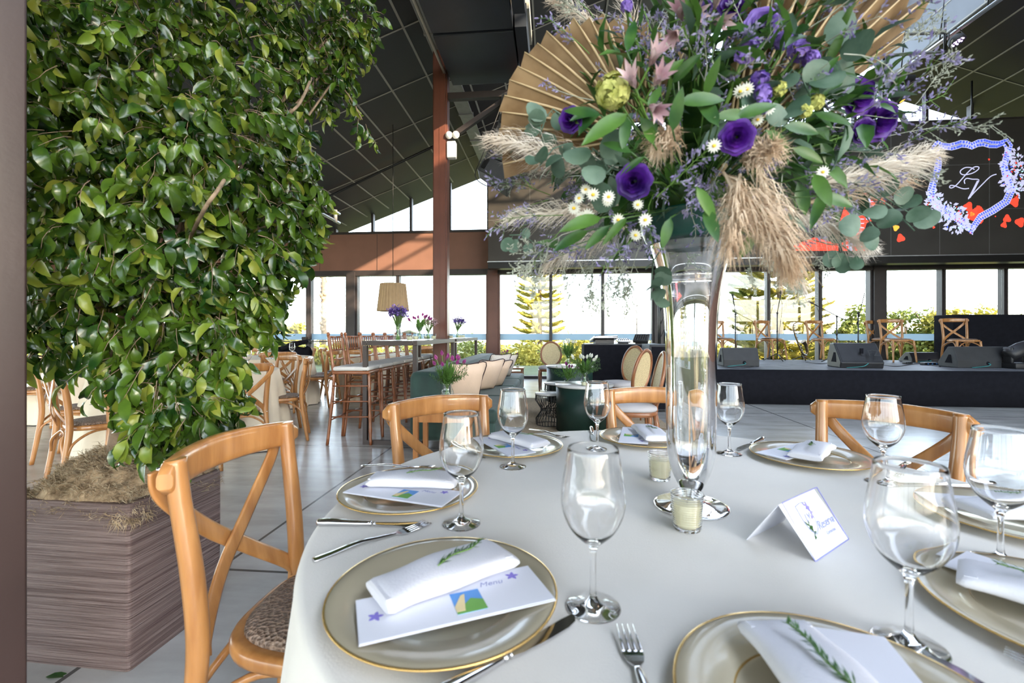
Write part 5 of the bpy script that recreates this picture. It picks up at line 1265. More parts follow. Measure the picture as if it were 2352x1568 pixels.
vase_flowers('statice', 'glass vase of violet statice nearest on the high table, under the lamp', bar_pt(914), .19, 1, .11, .17, group=GB)
vase_flowers('tulip', 'glass vase of purple tulips in the middle of the high table', bar_pt(964), .16, 2, .15, .15, group=GB)
vase_flowers('pink', 'glass vase of dusty pink blossoms just left of the brown column', bar_pt(984, .03), .13, 3, .12, .14, group=GB)
vase_flowers('statice', 'glass vase of dark violet flowers right of the brown column', bar_pt(1051), .17, 4, .15, .18, group=GB)
def small_candle(loc, label, group):
    def mk():
        t = thing('candle_glass', '', '')
        mb = MB(); mb.lathe([(0, 0), (.03, 0), (.034, .075), (.032, .075), (.0285, .006), (0, .006)], n=16); mb.build('glass_cup', M['pane'], t)
        mb = MB(); mb.lathe([(0, .007), (.028, .007), (.030, .045), (0, .045)], n=16); mb.build('wax', M['wax'], t); return t
    return instance('cupcandle', mk, label, 'candle', loc, 0, group)
for px, o_, lb in ((941, .16, 'candle glass on the high table right of the violet statice vase'), (955, .10, 'candle glass on the high table just left of the tulip vase'), (979, -.06, 'candle glass on the high table in front of the pink blossoms'), (996, .1, 'candle glass on the high table touching the left edge of the column'), (1036, .2, 'candle glass on the high table close to the right edge of the column'), (1056, .15, 'candle glass on the farther high table below the violet flowers'), (1064, .1, 'rightmost candle glass on the farther high table')):
    small_candle(bar_pt(px, o_), lb, 'candle glasses on the high tables')
# pendant lamp
p = V((-2.17, 8.3, 0)); t = thing('pendant_lamp', 'pleated tan drum pendant lamp hanging over the far dining table', 'lamp', (p.x, p.y, 1.56))
mb = MB(); rings = []
for z, r_ in ((0, .275), (.02, .275), (.25, .248), (.48, .222), (.50, .220)):
    rings.append([V((cos(2 * pi * j / 112) * (r_ + (.010 if j % 4 in (0, 1) else 0)), sin(2 * pi * j / 112) * (r_ + (.010 if j % 4 in (0, 1) else 0)), z)) for j in range(112)])
mb.loft(rings, 0, False, False); mb.build('lamp_shade', M['shade'], t, solid=.003)
mb = MB(); mb.tube([(0, 0, .42), (0, 0, roof_z(-2.9) - 1.56 - .02)], .006, 6); mb.build('cord', M['cable'], t)
mb = MB(); mb.tube([(-.21, 0, .48), (.21, 0, .48)], .005, 5); mb.tube([(0, -.21, .48), (0, .21, .48)], .005, 5); mb.lathe([(0, .30), (.03, .30), (.03, .42), (0, .42)], n=12); mb.build('fitting', M['blackmetal'], t)
# sofa
SO = B(-1.385, 4.26)
t = thing('green_sofa', 'long green velvet sofa with a thick back on its left side', 'sofa', SO, RB)
SLn = 4.1
mb = MB(); mb.box((.165, SLn / 2, .455), (.33, SLn, .67), ch=.06); mb.build('backrest', M['velvet'], t)
mb = MB(); mb.box((.58, SLn / 2 + .02, .22), (.50, SLn - .04, .17), ch=.02); mb.build('base', M['velvet'], t)
for k in range(4):
    mb = MB(); w = (SLn - .04) / 4; mb.box((.585, .02 + w * (k + .5), .365), (.53, w - .012, .13), ch=.035); mb.build('seat_cushion', M['velvet'], t)
for sx in (.08, .76):
    for sy in (.1, SLn / 2, SLn - .1): mb = MB(); mb.box((sx, sy, .07), (.06, .06, .14)); mb.build('leg', M['blackmetal'], t)
def make_pillow(m):
    t = thing('throw_pillow', '', ''); mb = MB(); G = 12
    for s_ in (1, -1):
        vs = []
        for i in range(G + 1):
            for j in range(G + 1):
                u, v = -1 + 2 * i / G, -1 + 2 * j / G; q = ((1 - abs(u) ** 2.4) * (1 - abs(v) ** 2.4)) ** .5; pin = 1 - .10 * (1 - abs(u)) * abs(v) ** 3 - .0
                vs.append((u * .22 * (1 - .06 * (1 - v * v) * abs(u)), s_ * .085 * q, .22 + v * .22 * (1 - .06 * (1 - u * u) * abs(v))))
        f = [(i * (G + 1) + j, (i + 1) * (G + 1) + j, (i + 1) * (G + 1) + j + 1, i * (G + 1) + j + 1) for i in range(G) for j in range(G)]
        mb.add(vs, f if s_ > 0 else [q[::-1] for q in f], 0, True)
    mb.build('cover', m, t)
    mb = MB(); e = [(-.22, 0, 0), (0, 0, .012), (.22, 0, 0), (.208, 0, .22), (.22, 0, .44), (0, 0, .428), (-.22, 0, .44), (-.208, 0, .22), (-.22, 0, 0)]; mb.tube(spline(e, 4), .006, 5); mb.build('piping', M['cushdark'], t)
    return t
M['cushgrey'] = mat('pale striped cushion', (.50, .44, .38), .85, col2=(.62, .57, .51), kind='wave', scale=14)
for k, (bb, off, tilt, m, lb) in enumerate(((.55, .40, 20, 'cush', 'nearest beige throw pillow on the sofa, behind the tulip vase'), (1.55, .46, 28, 'cush', 'second beige throw pillow with dark piping on the sofa'), (1.95, .50, 36, 'cush', 'tilted beige throw pillow, third from the near end of the sofa'), (3.0, .42, 26, 'cushgrey', 'greyish striped throw pillow toward the far end of the sofa'), (3.35, .48, 32, 'cushgrey', 'farthest greyish throw pillow on the sofa'))):
    o = instance('pillow' + m, lambda: make_pillow(M[m]), lb, 'pillow', SO + V((off * CT + bb * ST, -off * ST + bb * CT, .432)), 0, 'throw pillows on the sofa')
    o.rotation_euler = (R(-tilt), 0, RB - R(90) - R(38 if k % 2 else 48))
# wooden side table with tulips
t = thing('wooden_side_table', 'low brown wooden side table in front of the sofa end', 'table', (-.585, 4.05, 0), RB)
mb = MB(); mb.box((0, 0, .565), (.52, .36, .022), ch=.004); mb.build('tabletop', M['wood2'], t)
mb = MB(); 
for s_ in (-1, 1): mb.box((0, s_ * .15, .475), (.44, .02, .16)); mb.box((s_ * .23, 0, .475), (.02, .30, .16))
mb.build('apron', M['wood2'], t); t.children[-1]['kind'] = 'stuff'
for sx in (-1, 1):
    for sy in (-1, 1): mb = MB(); mb.box((sx * .23, sy * .15, .277), (.042, .042, .554)); mb.build('leg', M['wood2'], t)
vase_flowers('tulip', 'glass vase of purple tulips and fern on the wooden side table', V((-.58, 4.08, .5765)), .16, 9, .17, .24, .06)
# rug, drum tables, wire tables
mb = MB(); mb.box(V((.75, 6.35, .006)), (2.5, 3.4, .012), RB); tag(mb.build('jute_rug', M['jute']), 'natural jute rug under the lounge tables', 'rug')
def drum(x, y, r_, h, label):
    t = thing('drum_table', label, 'table', (x, y, .0125), 0, 'green drum tables')
    mb = MB(); mb.lathe([(0, 0), (r_ * .97, 0), (r_ * .97, h - .025), (0, h - .025)], n=48); mb.build('drum_body', M['drum'], t)
    mb = MB(); mb.lathe([(0, h - .025), (r_, h - .025), (r_ * 1.005, h - .012), (r_, h), (0, h)], n=48); mb.build('tabletop', M['marble'], t)
drum(.865, 5.45, .345, .54, 'dark green drum side table with pale top, nearest to the viewer')
drum(.98, 7.75, .40, .60, 'dark green drum table farther back in the lounge by the window')
def wire_table(x, y, r_, h, label):
    t = thing('wire_table', label, 'table', (x, y, .0125), 0, 'wire side tables')
    mb = MB(); mb.lathe([(0, h - .02), (r_, h - .02), (r_, h), (0, h)], n=36); mb.build('tabletop', M['marble'], t)
    for k in range(26):
        a = 2 * pi * k / 26; a2 = a + .12; mb = MB()
        mb.tube([(cos(a) * r_ * .95, sin(a) * r_ * .95, h - .025), (cos(a) * r_ * .98, sin(a) * r_ * .98, h * .78), (cos(a2) * r_ * .58, sin(a2) * r_ * .58, h * .52), (cos(a2) * r_ * .58, sin(a2) * r_ * .58, h * .42), (cos(a) * r_ * .95, sin(a) * r_ * .95, h * .2), (cos(a) * r_ * .9, sin(a) * r_ * .9, .004)], .0042, 5, smooth=False); mb.build('wire', M['blackmetal'], t)
    for z, q in ((h - .025, .95), (.006, .9), (h * .47, .58)):
        mb = MB(); mb.tube([(cos(2 * pi * k / 24) * r_ * q, sin(2 * pi * k / 24) * r_ * q, z) for k in range(25)], .004, 5); mb.build('ring', M['blackmetal'], t)
wire_table(.46, 5.72, .17, .40, 'black wire side table with pale top, left of the green drum')
wire_table(.67, 6.35, .22, .46, 'second wire table, holding the bowl of fern and purple tulips')
vase_flowers('white', 'glass vase of white tulips on the nearer green drum table', V((.86, 5.38, .553)), .16, 12, .17, .21, .05)
vase_flowers('white', 'glass vase of white tulips on the farther green drum table', V((.95, 7.7, .613)), .20, 13, .17, .25, .05)
vase_flowers('fernbowl', 'low bowl of fern and purple tulips on the wire table', V((.77, 6.32, .473)), .06, 14, .22, .22, .05)
small_candle(V((.83, 5.25, .553)), 'candle glass in front of the white tulips on the green drum', 'candles in the lounge')
t = thing('lounge_end_table', 'small dark wooden end table at the far end of the sofa', 'table', (.05, 9.7, 0), RB)
mb = MB(); mb.box((0, 0, .42), (.42, .42, .03)); mb.build('tabletop', M['louis'], t)
mb = MB(); mb.box((0, 0, .32), (.36, .36, .08)); mb.build('shelf', M['louis'], t)
for sx in (-1, 1):
    for sy in (-1, 1): mb = MB(); mb.box((sx * .17, sy * .17, .2), (.04, .04, .405)); mb.build('leg', M['louis'], t)
vase_flowers('dark', 'glass vase of dark tulips at the far end of the sofa', V((-.05, 9.65, .4355)), .16, 15, .17, .24, .05)
small_candle(V((.12, 9.6, .4355)), 'candle glass beside the dark tulips at the far end of the sofa', 'candles in the lounge')
# louis chairs with oval cane backs
def make_louis():
    t = thing('oval_back_chair', '', ''); m = M['louis']
    Rm = Matrix.Translation(V((0, -.235, .725))) @ Matrix.Rotation(R(12), 4, 'X')
    def ov(rx, rz, y, n=40): return [Rm @ V((cos(2 * pi * j / n) * rx, y, sin(2 * pi * j / n) * rz)) for j in range(n)]
    mb = MB(); N_ = 40; rings = []
    for j in range(N_):
        a = 2 * pi * j / N_; ring = []
        for q in range(10):
            b = 2 * pi * q / 10; k = .020 * cos(b); ring.append(Rm @ V((cos(a) * (.205 + k), .018 * sin(b), sin(a) * (.245 + k))))
        rings.append(ring)
    rings.append(rings[0]); mb.loft(rings, 0, True, False); mb.build('oval_frame', m, t)
    mb = MB(); f = ov(.195, .235, .003); b_ = ov(.195, .235, -.003); mb.add(f + b_, [tuple(range(39, -1, -1)), tuple(range(40, 80))]); mb.build('cane_panel', M['cane'], t)
    mb = MB(); rings = []
    for sc, z in ((.94, .40), (1, .405), (1, .435), (.97, .445)): rings.append([V((abs(cos(a)) ** .7 * (1 if cos(a) > 0 else -1) * .245 * sc, abs(sin(a)) ** .7 * (1 if sin(a) > 0 else -1) * .225 * sc, z)) for a in [2 * pi * j / 32 for j in range(32)]])
    mb.loft(rings, 0, True, True); mb.build('seat_rail', m, t)
    mb = MB(); rings = []
    for sc, z in ((.95, .445), (.98, .46), (.95, .485), (.8, .505), (.4, .515), (.1, .517)): rings.append([V((abs(cos(a)) ** .7 * (1 if cos(a) > 0 else -1) * .245 * sc, abs(sin(a)) ** .7 * (1 if sin(a) > 0 else -1) * .225 * sc, z)) for a in [2 * pi * j / 32 for j in range(32)]])
    mb.loft(rings, 0, True, True); mb.build('seat_cushion', M['greycush'], t)
    for sx in (-1, 1):
        mb = MB(); mb.tube(spline([(sx * .12, -.20, .44), (sx * .10, -.205, .49), (sx * .15, -.225, .56)], 4), .016, 8); mb.build('back_support', m, t)
        for y in (.19, -.18):
            mb = MB(); mb.tube([(sx * .20, y, .42), (sx * .205, y * 1.03, .36), (sx * .205, y * 1.05, .34), (sx * .20, y * 1.12, 0)], [.024, .022, .026, .012], 10); mb.build('leg', m, t)
    return t
for x, y, f, lb in ((1.12, 4.25, 172, 'nearest oval-backed cane chair with grey seat, beside the vase'), (1.22, 5.05, 140, 'oval-backed cane chair just behind the nearest one by the vase'), (1.43, 6.1, 205, 'oval-backed cane chair turned sideways in front of the mixing desk'), (.76, 9.0, 262, 'oval-backed cane chair against the window at the back of the lounge')):
    instance('louis', make_louis, lb, 'chair', (x, y, .0125), R(f - 90), 'oval-backed cane chairs in the lounge')
# ================================================================== DINING TABLES FARTHER BACK
def far_table(x, y, r_, label, seed):
    t = thing('round_dining_table', 'table frame under the ' + label, 'table', (x, y, 0), 0)
    mb = MB(); mb.lathe([(0, .72), (r_ - .02, .72), (r_ - .02, .755), (0, .755)], n=40); mb.build('tabletop', M['wood2'], t)
    for k in range(4):
        mb = MB(); a = pi / 4 + k * pi / 2; mb.tube([(cos(a) * .5, sin(a) * .5, 0), (cos(a) * .5, sin(a) * .5, .72)], .02, 6); mb.build('leg', M['blackmetal'], t)
    o = cloth(r_, .7705, .76, 120, 22, .055, seed).build('tablecloth', M['linen2']); o.location = (x, y, 0); tag(o, label, 'tablecloth', 'tablecloths on the background tables')
far_table(-3.3, 4.7, .80, 'cream tablecloth on the round table behind the planter', 21)
far_table(-4.1, 7.4, .80, 'cream tablecloth on the second round table, near the glass doors', 22)
far_table(-2.3, 8.5, .80, 'cream tablecloth on the round table under the pendant lamp', 23)
far_table(-6.4, 6.5, .80, 'cream tablecloth on the round table at the far left', 24)
far_table(-6.3, 9.2, .80, 'cream tablecloth on the farthest left table by the windows', 25)
GC = 'crossback chairs at the background tables'
def ring_chair(cx, cy, ang, r_, label): chair_xy(cx + cos(R(ang)) * r_, cy + sin(R(ang)) * r_, ang + 180, label, GC)
ring_chair(-3.3, 4.7, -36, .93, 'crossback chair with its back to us, right of the ficus leaves')
ring_chair(-3.3, 4.7, 22, .82, 'crossback chair seen from the side at the right of the table behind the planter')
ring_chair(-3.3, 4.7, 62, .84, 'crossback chair facing us across the table behind the planter')
ring_chair(-3.3, 4.7, -72, .95, 'crossback chair half hidden by leaves above the planter')
ring_chair(-3.3, 4.7, 110, .9, 'crossback chair on the far side of the table behind the ficus')
ring_chair(-3.3, 4.7, 160, .9, 'crossback chair on the left side of the table behind the ficus trunk')
chair_xy(-3.28, 3.62, 55, 'pale crossback chair just right of the steel post, seen under the leaves', GC)
chair_xy(-4.05, 4.3, 20, 'crossback chair behind the one beside the steel post', GC)
chair_xy(-4.5, 5.4, 300, 'crossback chair farther back at the left, beyond the steel post', GC)
ring_chair(-4.1, 7.4, -50, .95, 'crossback chair with its back to us between the first and second round tables')
ring_chair(-4.1, 7.4, -5, 1.0, 'front chair of the sideways pair left of the bar stools')
ring_chair(-4.1, 7.4, 24, .95, 'rear chair of the sideways pair left of the bar stools')
ring_chair(-4.1, 7.4, 80, .9, 'crossback chair beyond the second round table by the glass doors')
ring_chair(-4.1, 7.4, 130, .9, 'crossback chair at the far left side of the second round table')
ring_chair(-2.3, 8.5, -100, .9, 'crossback chair seen between the bar stools under the lamp')
ring_chair(-2.3, 8.5, -45, .9, 'crossback chair behind the bar table leg near the lamp')
ring_chair(-2.3, 8.5, 190, .9, 'crossback chair left of the table under the pendant lamp')
ring_chair(-2.3, 8.5, 60, .9, 'crossback chair on the window side of the table under the lamp')
ring_chair(-6.4, 6.5, -60, .95, 'crossback chair at the table on the far left, behind the post')
ring_chair(-6.4, 6.5, 10, .95, 'crossback chair right of the far left table')
ring_chair(-6.4, 6.5, -110, .95, 'crossback chair on the near side of the far left table')
def far_glass(x, y, lb): instance('glass', make_glass, lb, 'glass', (x, y, .7708), 0, 'wine glasses on the background tables')
for x, y, lb in ((-2.75, 4.55, 'wine glass near the right edge of the table behind the planter'), (-2.85, 4.9, 'wine glass just behind the rightmost one on the table behind the planter'), (-3.0, 4.4, 'wine glass beside the leaf tips on the table behind the planter'), (-3.1, 5.1, 'wine glass toward the back of the table behind the planter'), (-3.6, 4.3, 'wine glass hidden by leaves on the table behind the planter'),
                 (-3.72, 7.0, 'wine glass nearest on the table by the glass doors'), (-3.55, 7.35, 'wine glass at the right of the table by the glass doors'), (-4.2, 6.95, 'wine glass left of the flowers on the table by the glass doors'), (-2.0, 8.1, 'wine glass on the table under the pendant lamp'), (-2.6, 8.1, 'second wine glass on the table under the pendant lamp')): far_glass(x, y, lb)
vase_flowers('tulip', 'glass vase of purple tulips with fern on the table behind the planter', V((-3.25, 4.75, .7710)), .17, 31, .17, .20)
vase_flowers('pink', 'short glass vase of pink blossoms beside the tulips behind the planter', V((-3.02, 4.72, .7710)), .12, 32, .11, .10)
vase_flowers('statice', 'glass vase of dark violet flowers at the leaf edge on the table behind the planter', V((-3.45, 4.6, .7710)), .17, 33, .12, .16)
vase_flowers('statice', 'glass vase of violet flowers on the table under the pendant lamp', V((-2.3, 8.45, .7710)), .15, 34, .13, .16)
vase_flowers('tulip', 'glass vase of purple tulips on the table by the glass doors', V((-4.1, 7.4, .7710)), .16, 35, .15, .18)
t = thing('black_jacket', 'black jacket thrown over a chair by the glass doors', 'jacket', (-4.0, 8.36, .80), R(20))
mb = MB(); rr = random.Random(3)
rings = []
for i in range(13):
    s_ = i / 12 * pi; rings.append([V(((q / 10 - .5) * .55 * (1 + .1 * sin(4 * s_)), -.10 * cos(s_) + .02 * sin(q * 1.7), .10 * sin(s_) - .22 * abs(cos(s_)) + .02 * sin(q * 2.3 + i))) for q in range(11)])
mb.loft(rings, 0, True, False, closed=False); mb.build('body', M['black'], t, solid=.015)
mb = MB(); mb.tube([(-.2, -.02, .08), (-.05, -.08, .14), (.12, -.05, .19), (.24, -.04, .22)], [.05, .055, .045, .03], 10); mb.build('sleeve', M['black'], t)

# ================================================================== STAGE
SZ = .565; SB = 7.79
sa0, sa1 = a_of(1560, SB), 15.5
mb = MB(); bbox(mb, sa0, sa1, SB + .012, 10.75, 0, SZ - .012); struct(mb.build('stage_deck', M['black']))
mb = MB(); bbox(mb, sa0 - .005, sa1, SB + .0, 10.75, SZ - .012, SZ); struct(mb.build('floor_stage', M['stagetop']))
# black skirt: gently wavy cloth along the stage front
def skirt(name, pts, z0, z1, label, amp=.012, waves=30):
    mb = MB(); n = 160; row0, row1, row2 = [], [], []
    L_ = [0]
    for a, b in zip(pts[:-1], pts[1:]): L_.append(L_[-1] + (V(b) - V(a)).length)
    for i in range(n + 1):
        s_ = L_[-1] * i / n; k = max(j for j in range(len(pts) - 1) if L_[j] <= s_ + 1e-9); d = (V(pts[k + 1]) - V(pts[k])).normalized(); p = V(pts[k]) + d * (s_ - L_[k]); nn = V((d.y, -d.x, 0))
        w = amp * (sin(waves * 6.28 * i / n) + .6 * sin(waves * .37 * 6.28 * i / n + 1)); row0.append(p + V((0, 0, z1))); row1.append(p + nn * (w * .4 + .004) + V((0, 0, (z0 + z1) / 2))); row2.append(p + nn * (w + .008) + V((0, 0, z0)))
    mb.loft([row0, row1, row2], 0, True, False, closed=False)
    return tag(mb.build(name, M['black'], solid=.003), label, 'cloth')
skirt('stage_skirt', [B(sa0 - .02, 10.6), B(sa0 - .02, SB - .02), B(sa1, SB - .02)], .003, SZ + .002, 'long black skirt hanging along the front of the stage', .004, 18)
GS = 'crossback chairs on the stage'
def st_chair(px, y_feet, face, label):
    Y = (CH - SZ) * FPX / (y_feet - HY); p = at(px, HY, Y); chair_xy(p.x, p.y, face, label, GS, SZ + .001, 'wood')
st_chair(1660, 824, 285, 'crossback stage chair nearest the vase, with papers on its seat')
st_chair(1771, 825, 290, 'crossback stage chair in front of the broad pine tree')
st_chair(1890, 825, 280, 'crossback stage chair between the saxophone and the bent microphone stand')
st_chair(2030, 824, 284, 'rear chair of the overlapping pair by the thick window post')
st_chair(2062, 831, 258, 'front chair of the overlapping pair on the stage')
st_chair(2210, 835, 254, 'crossback stage chair at the right, in front of the black panel')
for px, yf, lb in ((1650, 824, 'sheets of paper on the stage chair nearest the vase'), (1757, 825, 'sheets of paper on the stage chair before the pine tree')):
    Y = (CH - SZ) * FPX / (yf - HY); p = at(px, HY, Y - .05); mb = MB(); mb.box((0, 0, 0), (.3, .21, .004), .3); mb.box((.03, -.02, .004), (.29, .2, .003), .5)
    o = mb.build('paper_sheets', M['paper']); o.location = (p.x, p.y, SZ + .493); tag(o, lb, 'paper', 'papers on the stage chairs')
# wedge monitors: profile in (y, z), extruded along x
def wedge(px, yb, W, D, H, rz, label, end='handle', m='greyplastic', flip=False):
    Y = (CH - SZ) * FPX / (yb - HY); p = at(px, HY, Y)
    t = thing('stage_monitor', label, 'speaker', (p.x, p.y, SZ + .001), rz, 'wedge monitor speakers on the stage')
    prof = [(-D * .5, .0), (D * .5, .0), (D * .56, H * .22), (D * .02, H), (-D * .28, H), (-D * .5, H * .35)]
    if flip: prof = [(-y, z) for y, z in prof][::-1]
    rings = [[V((x, y * q, H * .5 + (z - H * .5) * q)) for y, z in prof] for x, q in ((-W / 2, .96), (-W / 2 + .012, 1), (W / 2 - .012, 1), (W / 2, .96))]
    mb = MB(); mb.loft(rings, 0, False, True); mb.build('cabinet', M[m], t, bevel=.008)
    sl = V((0, (D * .54) * (-1 if flip else 1), -H * .78)); a = V((0, D * .02 * (-1 if flip else 1), H)); n_ = V((0, H * .78 * (-1 if flip else 1), D * .54)).normalized()
    mb = MB(); c = a + sl * .5 + n_ * .004; u = V((1, 0, 0)); v = sl.normalized(); g = [c + u * sx * (W / 2 - .03) + v * sy * (sl.length / 2 - .03) for sx, sy in ((-1, -1), (1, -1), (1, 1), (-1, 1))]; mb.add(g + [q - n_ * .006 for q in g], [(0, 1, 2, 3), (7, 6, 5, 4), (0, 4, 5, 1), (1, 5, 6, 2), (2, 6, 7, 3), (3, 7, 4, 0)]); mb.build('grille', M['blackplastic'], t)
    for sx in (-1, 1):
        mb = MB(); x = sx * (W / 2 + .001); mb.prism([(-D * .22, H * .22), (D * .15, H * .22), (-.02, H * .62), (-D * .16, H * .62)], 0, .006, 0, Matrix.Translation((x - .003, 0, 0)) @ Matrix(((0, 0, 1, 0), (1, 0, 0, 0), (0, 1, 0, 0), (0, 0, 0, 1)))); mb.build('handle_recess', M['black'], t)
    bk = -D * .5 if not flip else -D * .56
    mb = MB(); mb.lathe([(0, 0), (.03, 0), (.03, .012), (.018, .014), (0, .014)], n=14, M=Matrix.Translation((.05 if not flip else .1, -D * .47, H * .22)) @ Matrix.Rotation(R(90), 4, 'X')); mb.build('socket', M['black'], t)
    mb = MB(); mb.tube(spline([(.05 if not flip else .1, -D * .52, H * .22), (.06, -D * .60, H * .16), (-.02, -D * .62, .03), (-.25, -D * .6, .006)], 4), .006, 6); mb.build('signal_cable', M['cableteal'], t)
    return t
wedge(1694, 840, .62, .34, .33, RB + R(0), 'wedge monitor speaker at the left end of the stage front')
m2 = wedge(1962, 843, .66, .46, .42, RB + R(-6), 'angular wedge monitor in the middle of the stage with letters on its grille', m='blackplastic', flip=True)
wedge(2238, 843, .92, .36, .36, RB + R(4), 'wide wedge monitor speaker at the right of the stage front')
m4 = wedge(2112, 831, .55, .36, .20, RB, 'low wedge monitor farther back, behind the front pair of chairs', m='blackplastic')
text_mesh('outlined_letters', 'FZ', .17, M['greyplastic'], m2, (.18, -.232, .25), (R(56), 0, 0), .002, 0)
mb = MB(); mb.box((.02, -.185, .29), (.05, .02, .09)); mb.build('grip_slot', M['black'], m2)
# moving head light at the stage front, black drum screen, floor boxes
t = thing('moving_head_light', 'black moving head stage light standing at the right end of the stage', 'stage light', on(2338, 846, SZ) + V((0, 0, .001)), RB)
mb = MB(); mb.box((0, 0, .05), (.34, .30, .10), ch=.015); mb.build('base', M['blackplastic'], t)
for sx in (-1, 1): mb = MB(); mb.box((sx * .15, 0, .22), (.05, .16, .28), ch=.02); mb.build('yoke_arm', M['blackplastic'], t)
mb = MB(); hm = Matrix.Translation((0, 0, .30)) @ Matrix.Rotation(R(62), 4, 'Y'); mb.lathe([(0, -.2), (.09, -.2), (.115, -.14), (.12, .05), (.10, .16), (.095, .19), (0, .19)], n=24, M=hm); mb.build('head', M['blackplastic'], t)
mb = MB(); mb.lathe([(0, .191), (.085, .191), (.05, .20), (0, .203)], n=24, M=hm); mb.build('lens', M['chrome'], t)
mb = MB(); a0, a1, b_ = a_of(2190, 10.2), 13.2, 10.2; bbox(mb, a0, a1, b_, b_ + .5, SZ + .002, SZ + .98, 0, .02); tag(mb.build('black_riser_panel', M['black']), 'large black cloth-covered panel behind the right stage chair', 'panel')
for k, (px, yb, sz, lb) in enumerate(((2084, 836, (.12, .10, .05), 'small black junction box on the stage under the front chair'), (2135, 838, (.26, .12, .05), 'blue-edged effects box on the stage left of the right wedge'))):
    p = on(px, yb, SZ); t = thing('floor_box', lb, 'box', (p.x, p.y, SZ + .001), RB, 'small boxes on the stage floor')
    mb = MB(); mb.box((0, 0, sz[2] / 2), sz, ch=.006); mb.build('case', M['blackplastic'], t)
    for q in range(3): mb = MB(); mb.box(((q - 1) * sz[0] * .28, -sz[1] / 2 - .003, sz[2] * .5), (.02, .008, .02)); mb.build('socket', M['printsky' if k else 'chrome'], t)
for k, (pts, lb) in enumerate(((((1735, 842), (1700, 846), (1660, 843), (1645, 838)), 'black cable beside the left wedge monitor'), (((2025, 838), (2060, 842), (2110, 836), (2160, 843)), 'black cable snaking across the middle of the stage floor'), (((1850, 832), (1890, 836), (1910, 830)), 'short black cable near the third stage chair'))):
    mb = MB(); mb.tube([p + V((0, 0, .008)) for p in spline([on(x, y, SZ) for x, y in pts], 6)], .006, 6); tag(mb.build('stage_cable', M['cable']), lb, 'cable', 'cables on the stage')
# microphone stands
def mic_stand(px, yb, h, boom, label, mic=True):
    p = on(px, yb, SZ); t = thing('microphone_stand', label, 'microphone stand', (p.x, p.y, SZ + .001), RB, 'microphone stands on the stage')
    mb = MB(); mb.tube([(0, 0, .05), (0, 0, h)], .011, 8); mb.build('pole', M['blackmetal'], t)
    for k in range(3):
        a = k * 2.094 + .5; mb = MB(); mb.tube([(0, 0, .16), (cos(a) * .26, sin(a) * .26, .012)], .009, 6); mb.build('leg', M['blackmetal'], t)
    mb = MB(); mb.ball((0, 0, h), .022, 10); mb.ball((0, 0, h * .62), .018, 8, sq=(1, 1, 1.6)); mb.build('clutch', M['blackmetal'], t); t.children[-1]['kind'] = 'stuff'
    if boom:
        b0, b1 = V(boom[0]) + V((0, 0, h)), V(boom[1]) + V((0, 0, h)); mb = MB(); mb.tube([b0, b1], .008, 6); mb.build('boom', M['blackmetal'], t); e = b1; d = (b1 - b0).normalized()
    else: e = V((0, 0, h)); d = V((.3, -.2, .9)).normalized()
    if mic:
        mb = MB(); mb.tube([e, e + d * .05, e + d * .15], [.010, .012, .017], 10); mb.ball(e + d * .17, .026, 10); mb.build('microphone', M['blackplastic'], t)
        mb = MB(); mb.tube(spline([e, e + V((.05, 0, -.15)), (.03, 0, h * .5), (.02, .02, .1)], 5), .004, 5); mb.build('signal_cable', M['cable'], t)
mic_stand(1689, 832, .98, ((.0, 0, .02), (-.03, 0, .22)), 'straight microphone stand nearest the vase')
mic_stand(1785, 829, 1.02, ((0, 0, 0), (.03, -.05, .30)), 'tall microphone stand behind the pine-side stage chair')
mic_stand(1922, 833, .93, ((.16, 0, -.08), (-.38, 0, .22)), 'boom microphone stand with a slanting arm behind the middle wedge')
mic_stand(1971, 833, 1.0, ((-.03, 0, -.25), (.12, 0, .40)), 'tall upright microphone stand right of the boom stand', mic=False)
p = on(1672, 830, SZ); mic = None
# saxophone on its stand
p = on(1843, 828, SZ); t = thing('saxophone', 'dark saxophone leaning on a small floor stand on the stage', 'saxophone', (p.x, p.y, SZ + .001), RB)
mb = MB(); pts = spline([(-.08, 0, .84), (-.17, 0, .80), (-.19, 0, .72), (-.15, 0, .55), (-.06, 0, .30), (.0, 0, .16), (.06, 0, .12), (.10, 0, .18), (.06, -.01, .34), (.0, -.02, .42)], 5); n_ = len(pts)
mb.tube(pts, [.010 + .022 * (i / n_) + (.035 * max(0, (i / n_ - .78) / .22) ** 2) for i in range(n_)], 12); mb.build('horn', M['brass'], t)
for k in range(12):
    q = pts[8 + k * 2] if 8 + k * 2 < n_ else pts[-1]; mb = MB(); mb.lathe([(0, 0), (.014, 0), (.014, .008), (0, .01)], n=10, M=Matrix.Translation(q + V((.01, -.035, 0))) @ Matrix.Rotation(R(90), 4, 'X')); mb.build('key', M['chrome'], t)
mb = MB(); mb.tube([(-.02, .02, .36), (.0, .03, .12), (.02, .03, .02)], .010, 6)
for a in (.3, 2.4, 4.5): mb.tube([(.02, .03, .10), (.02 + cos(a) * .2, .03 + sin(a) * .2, .01)], .009, 6)
mb.build('floor_stand', M['blackmetal'], t)
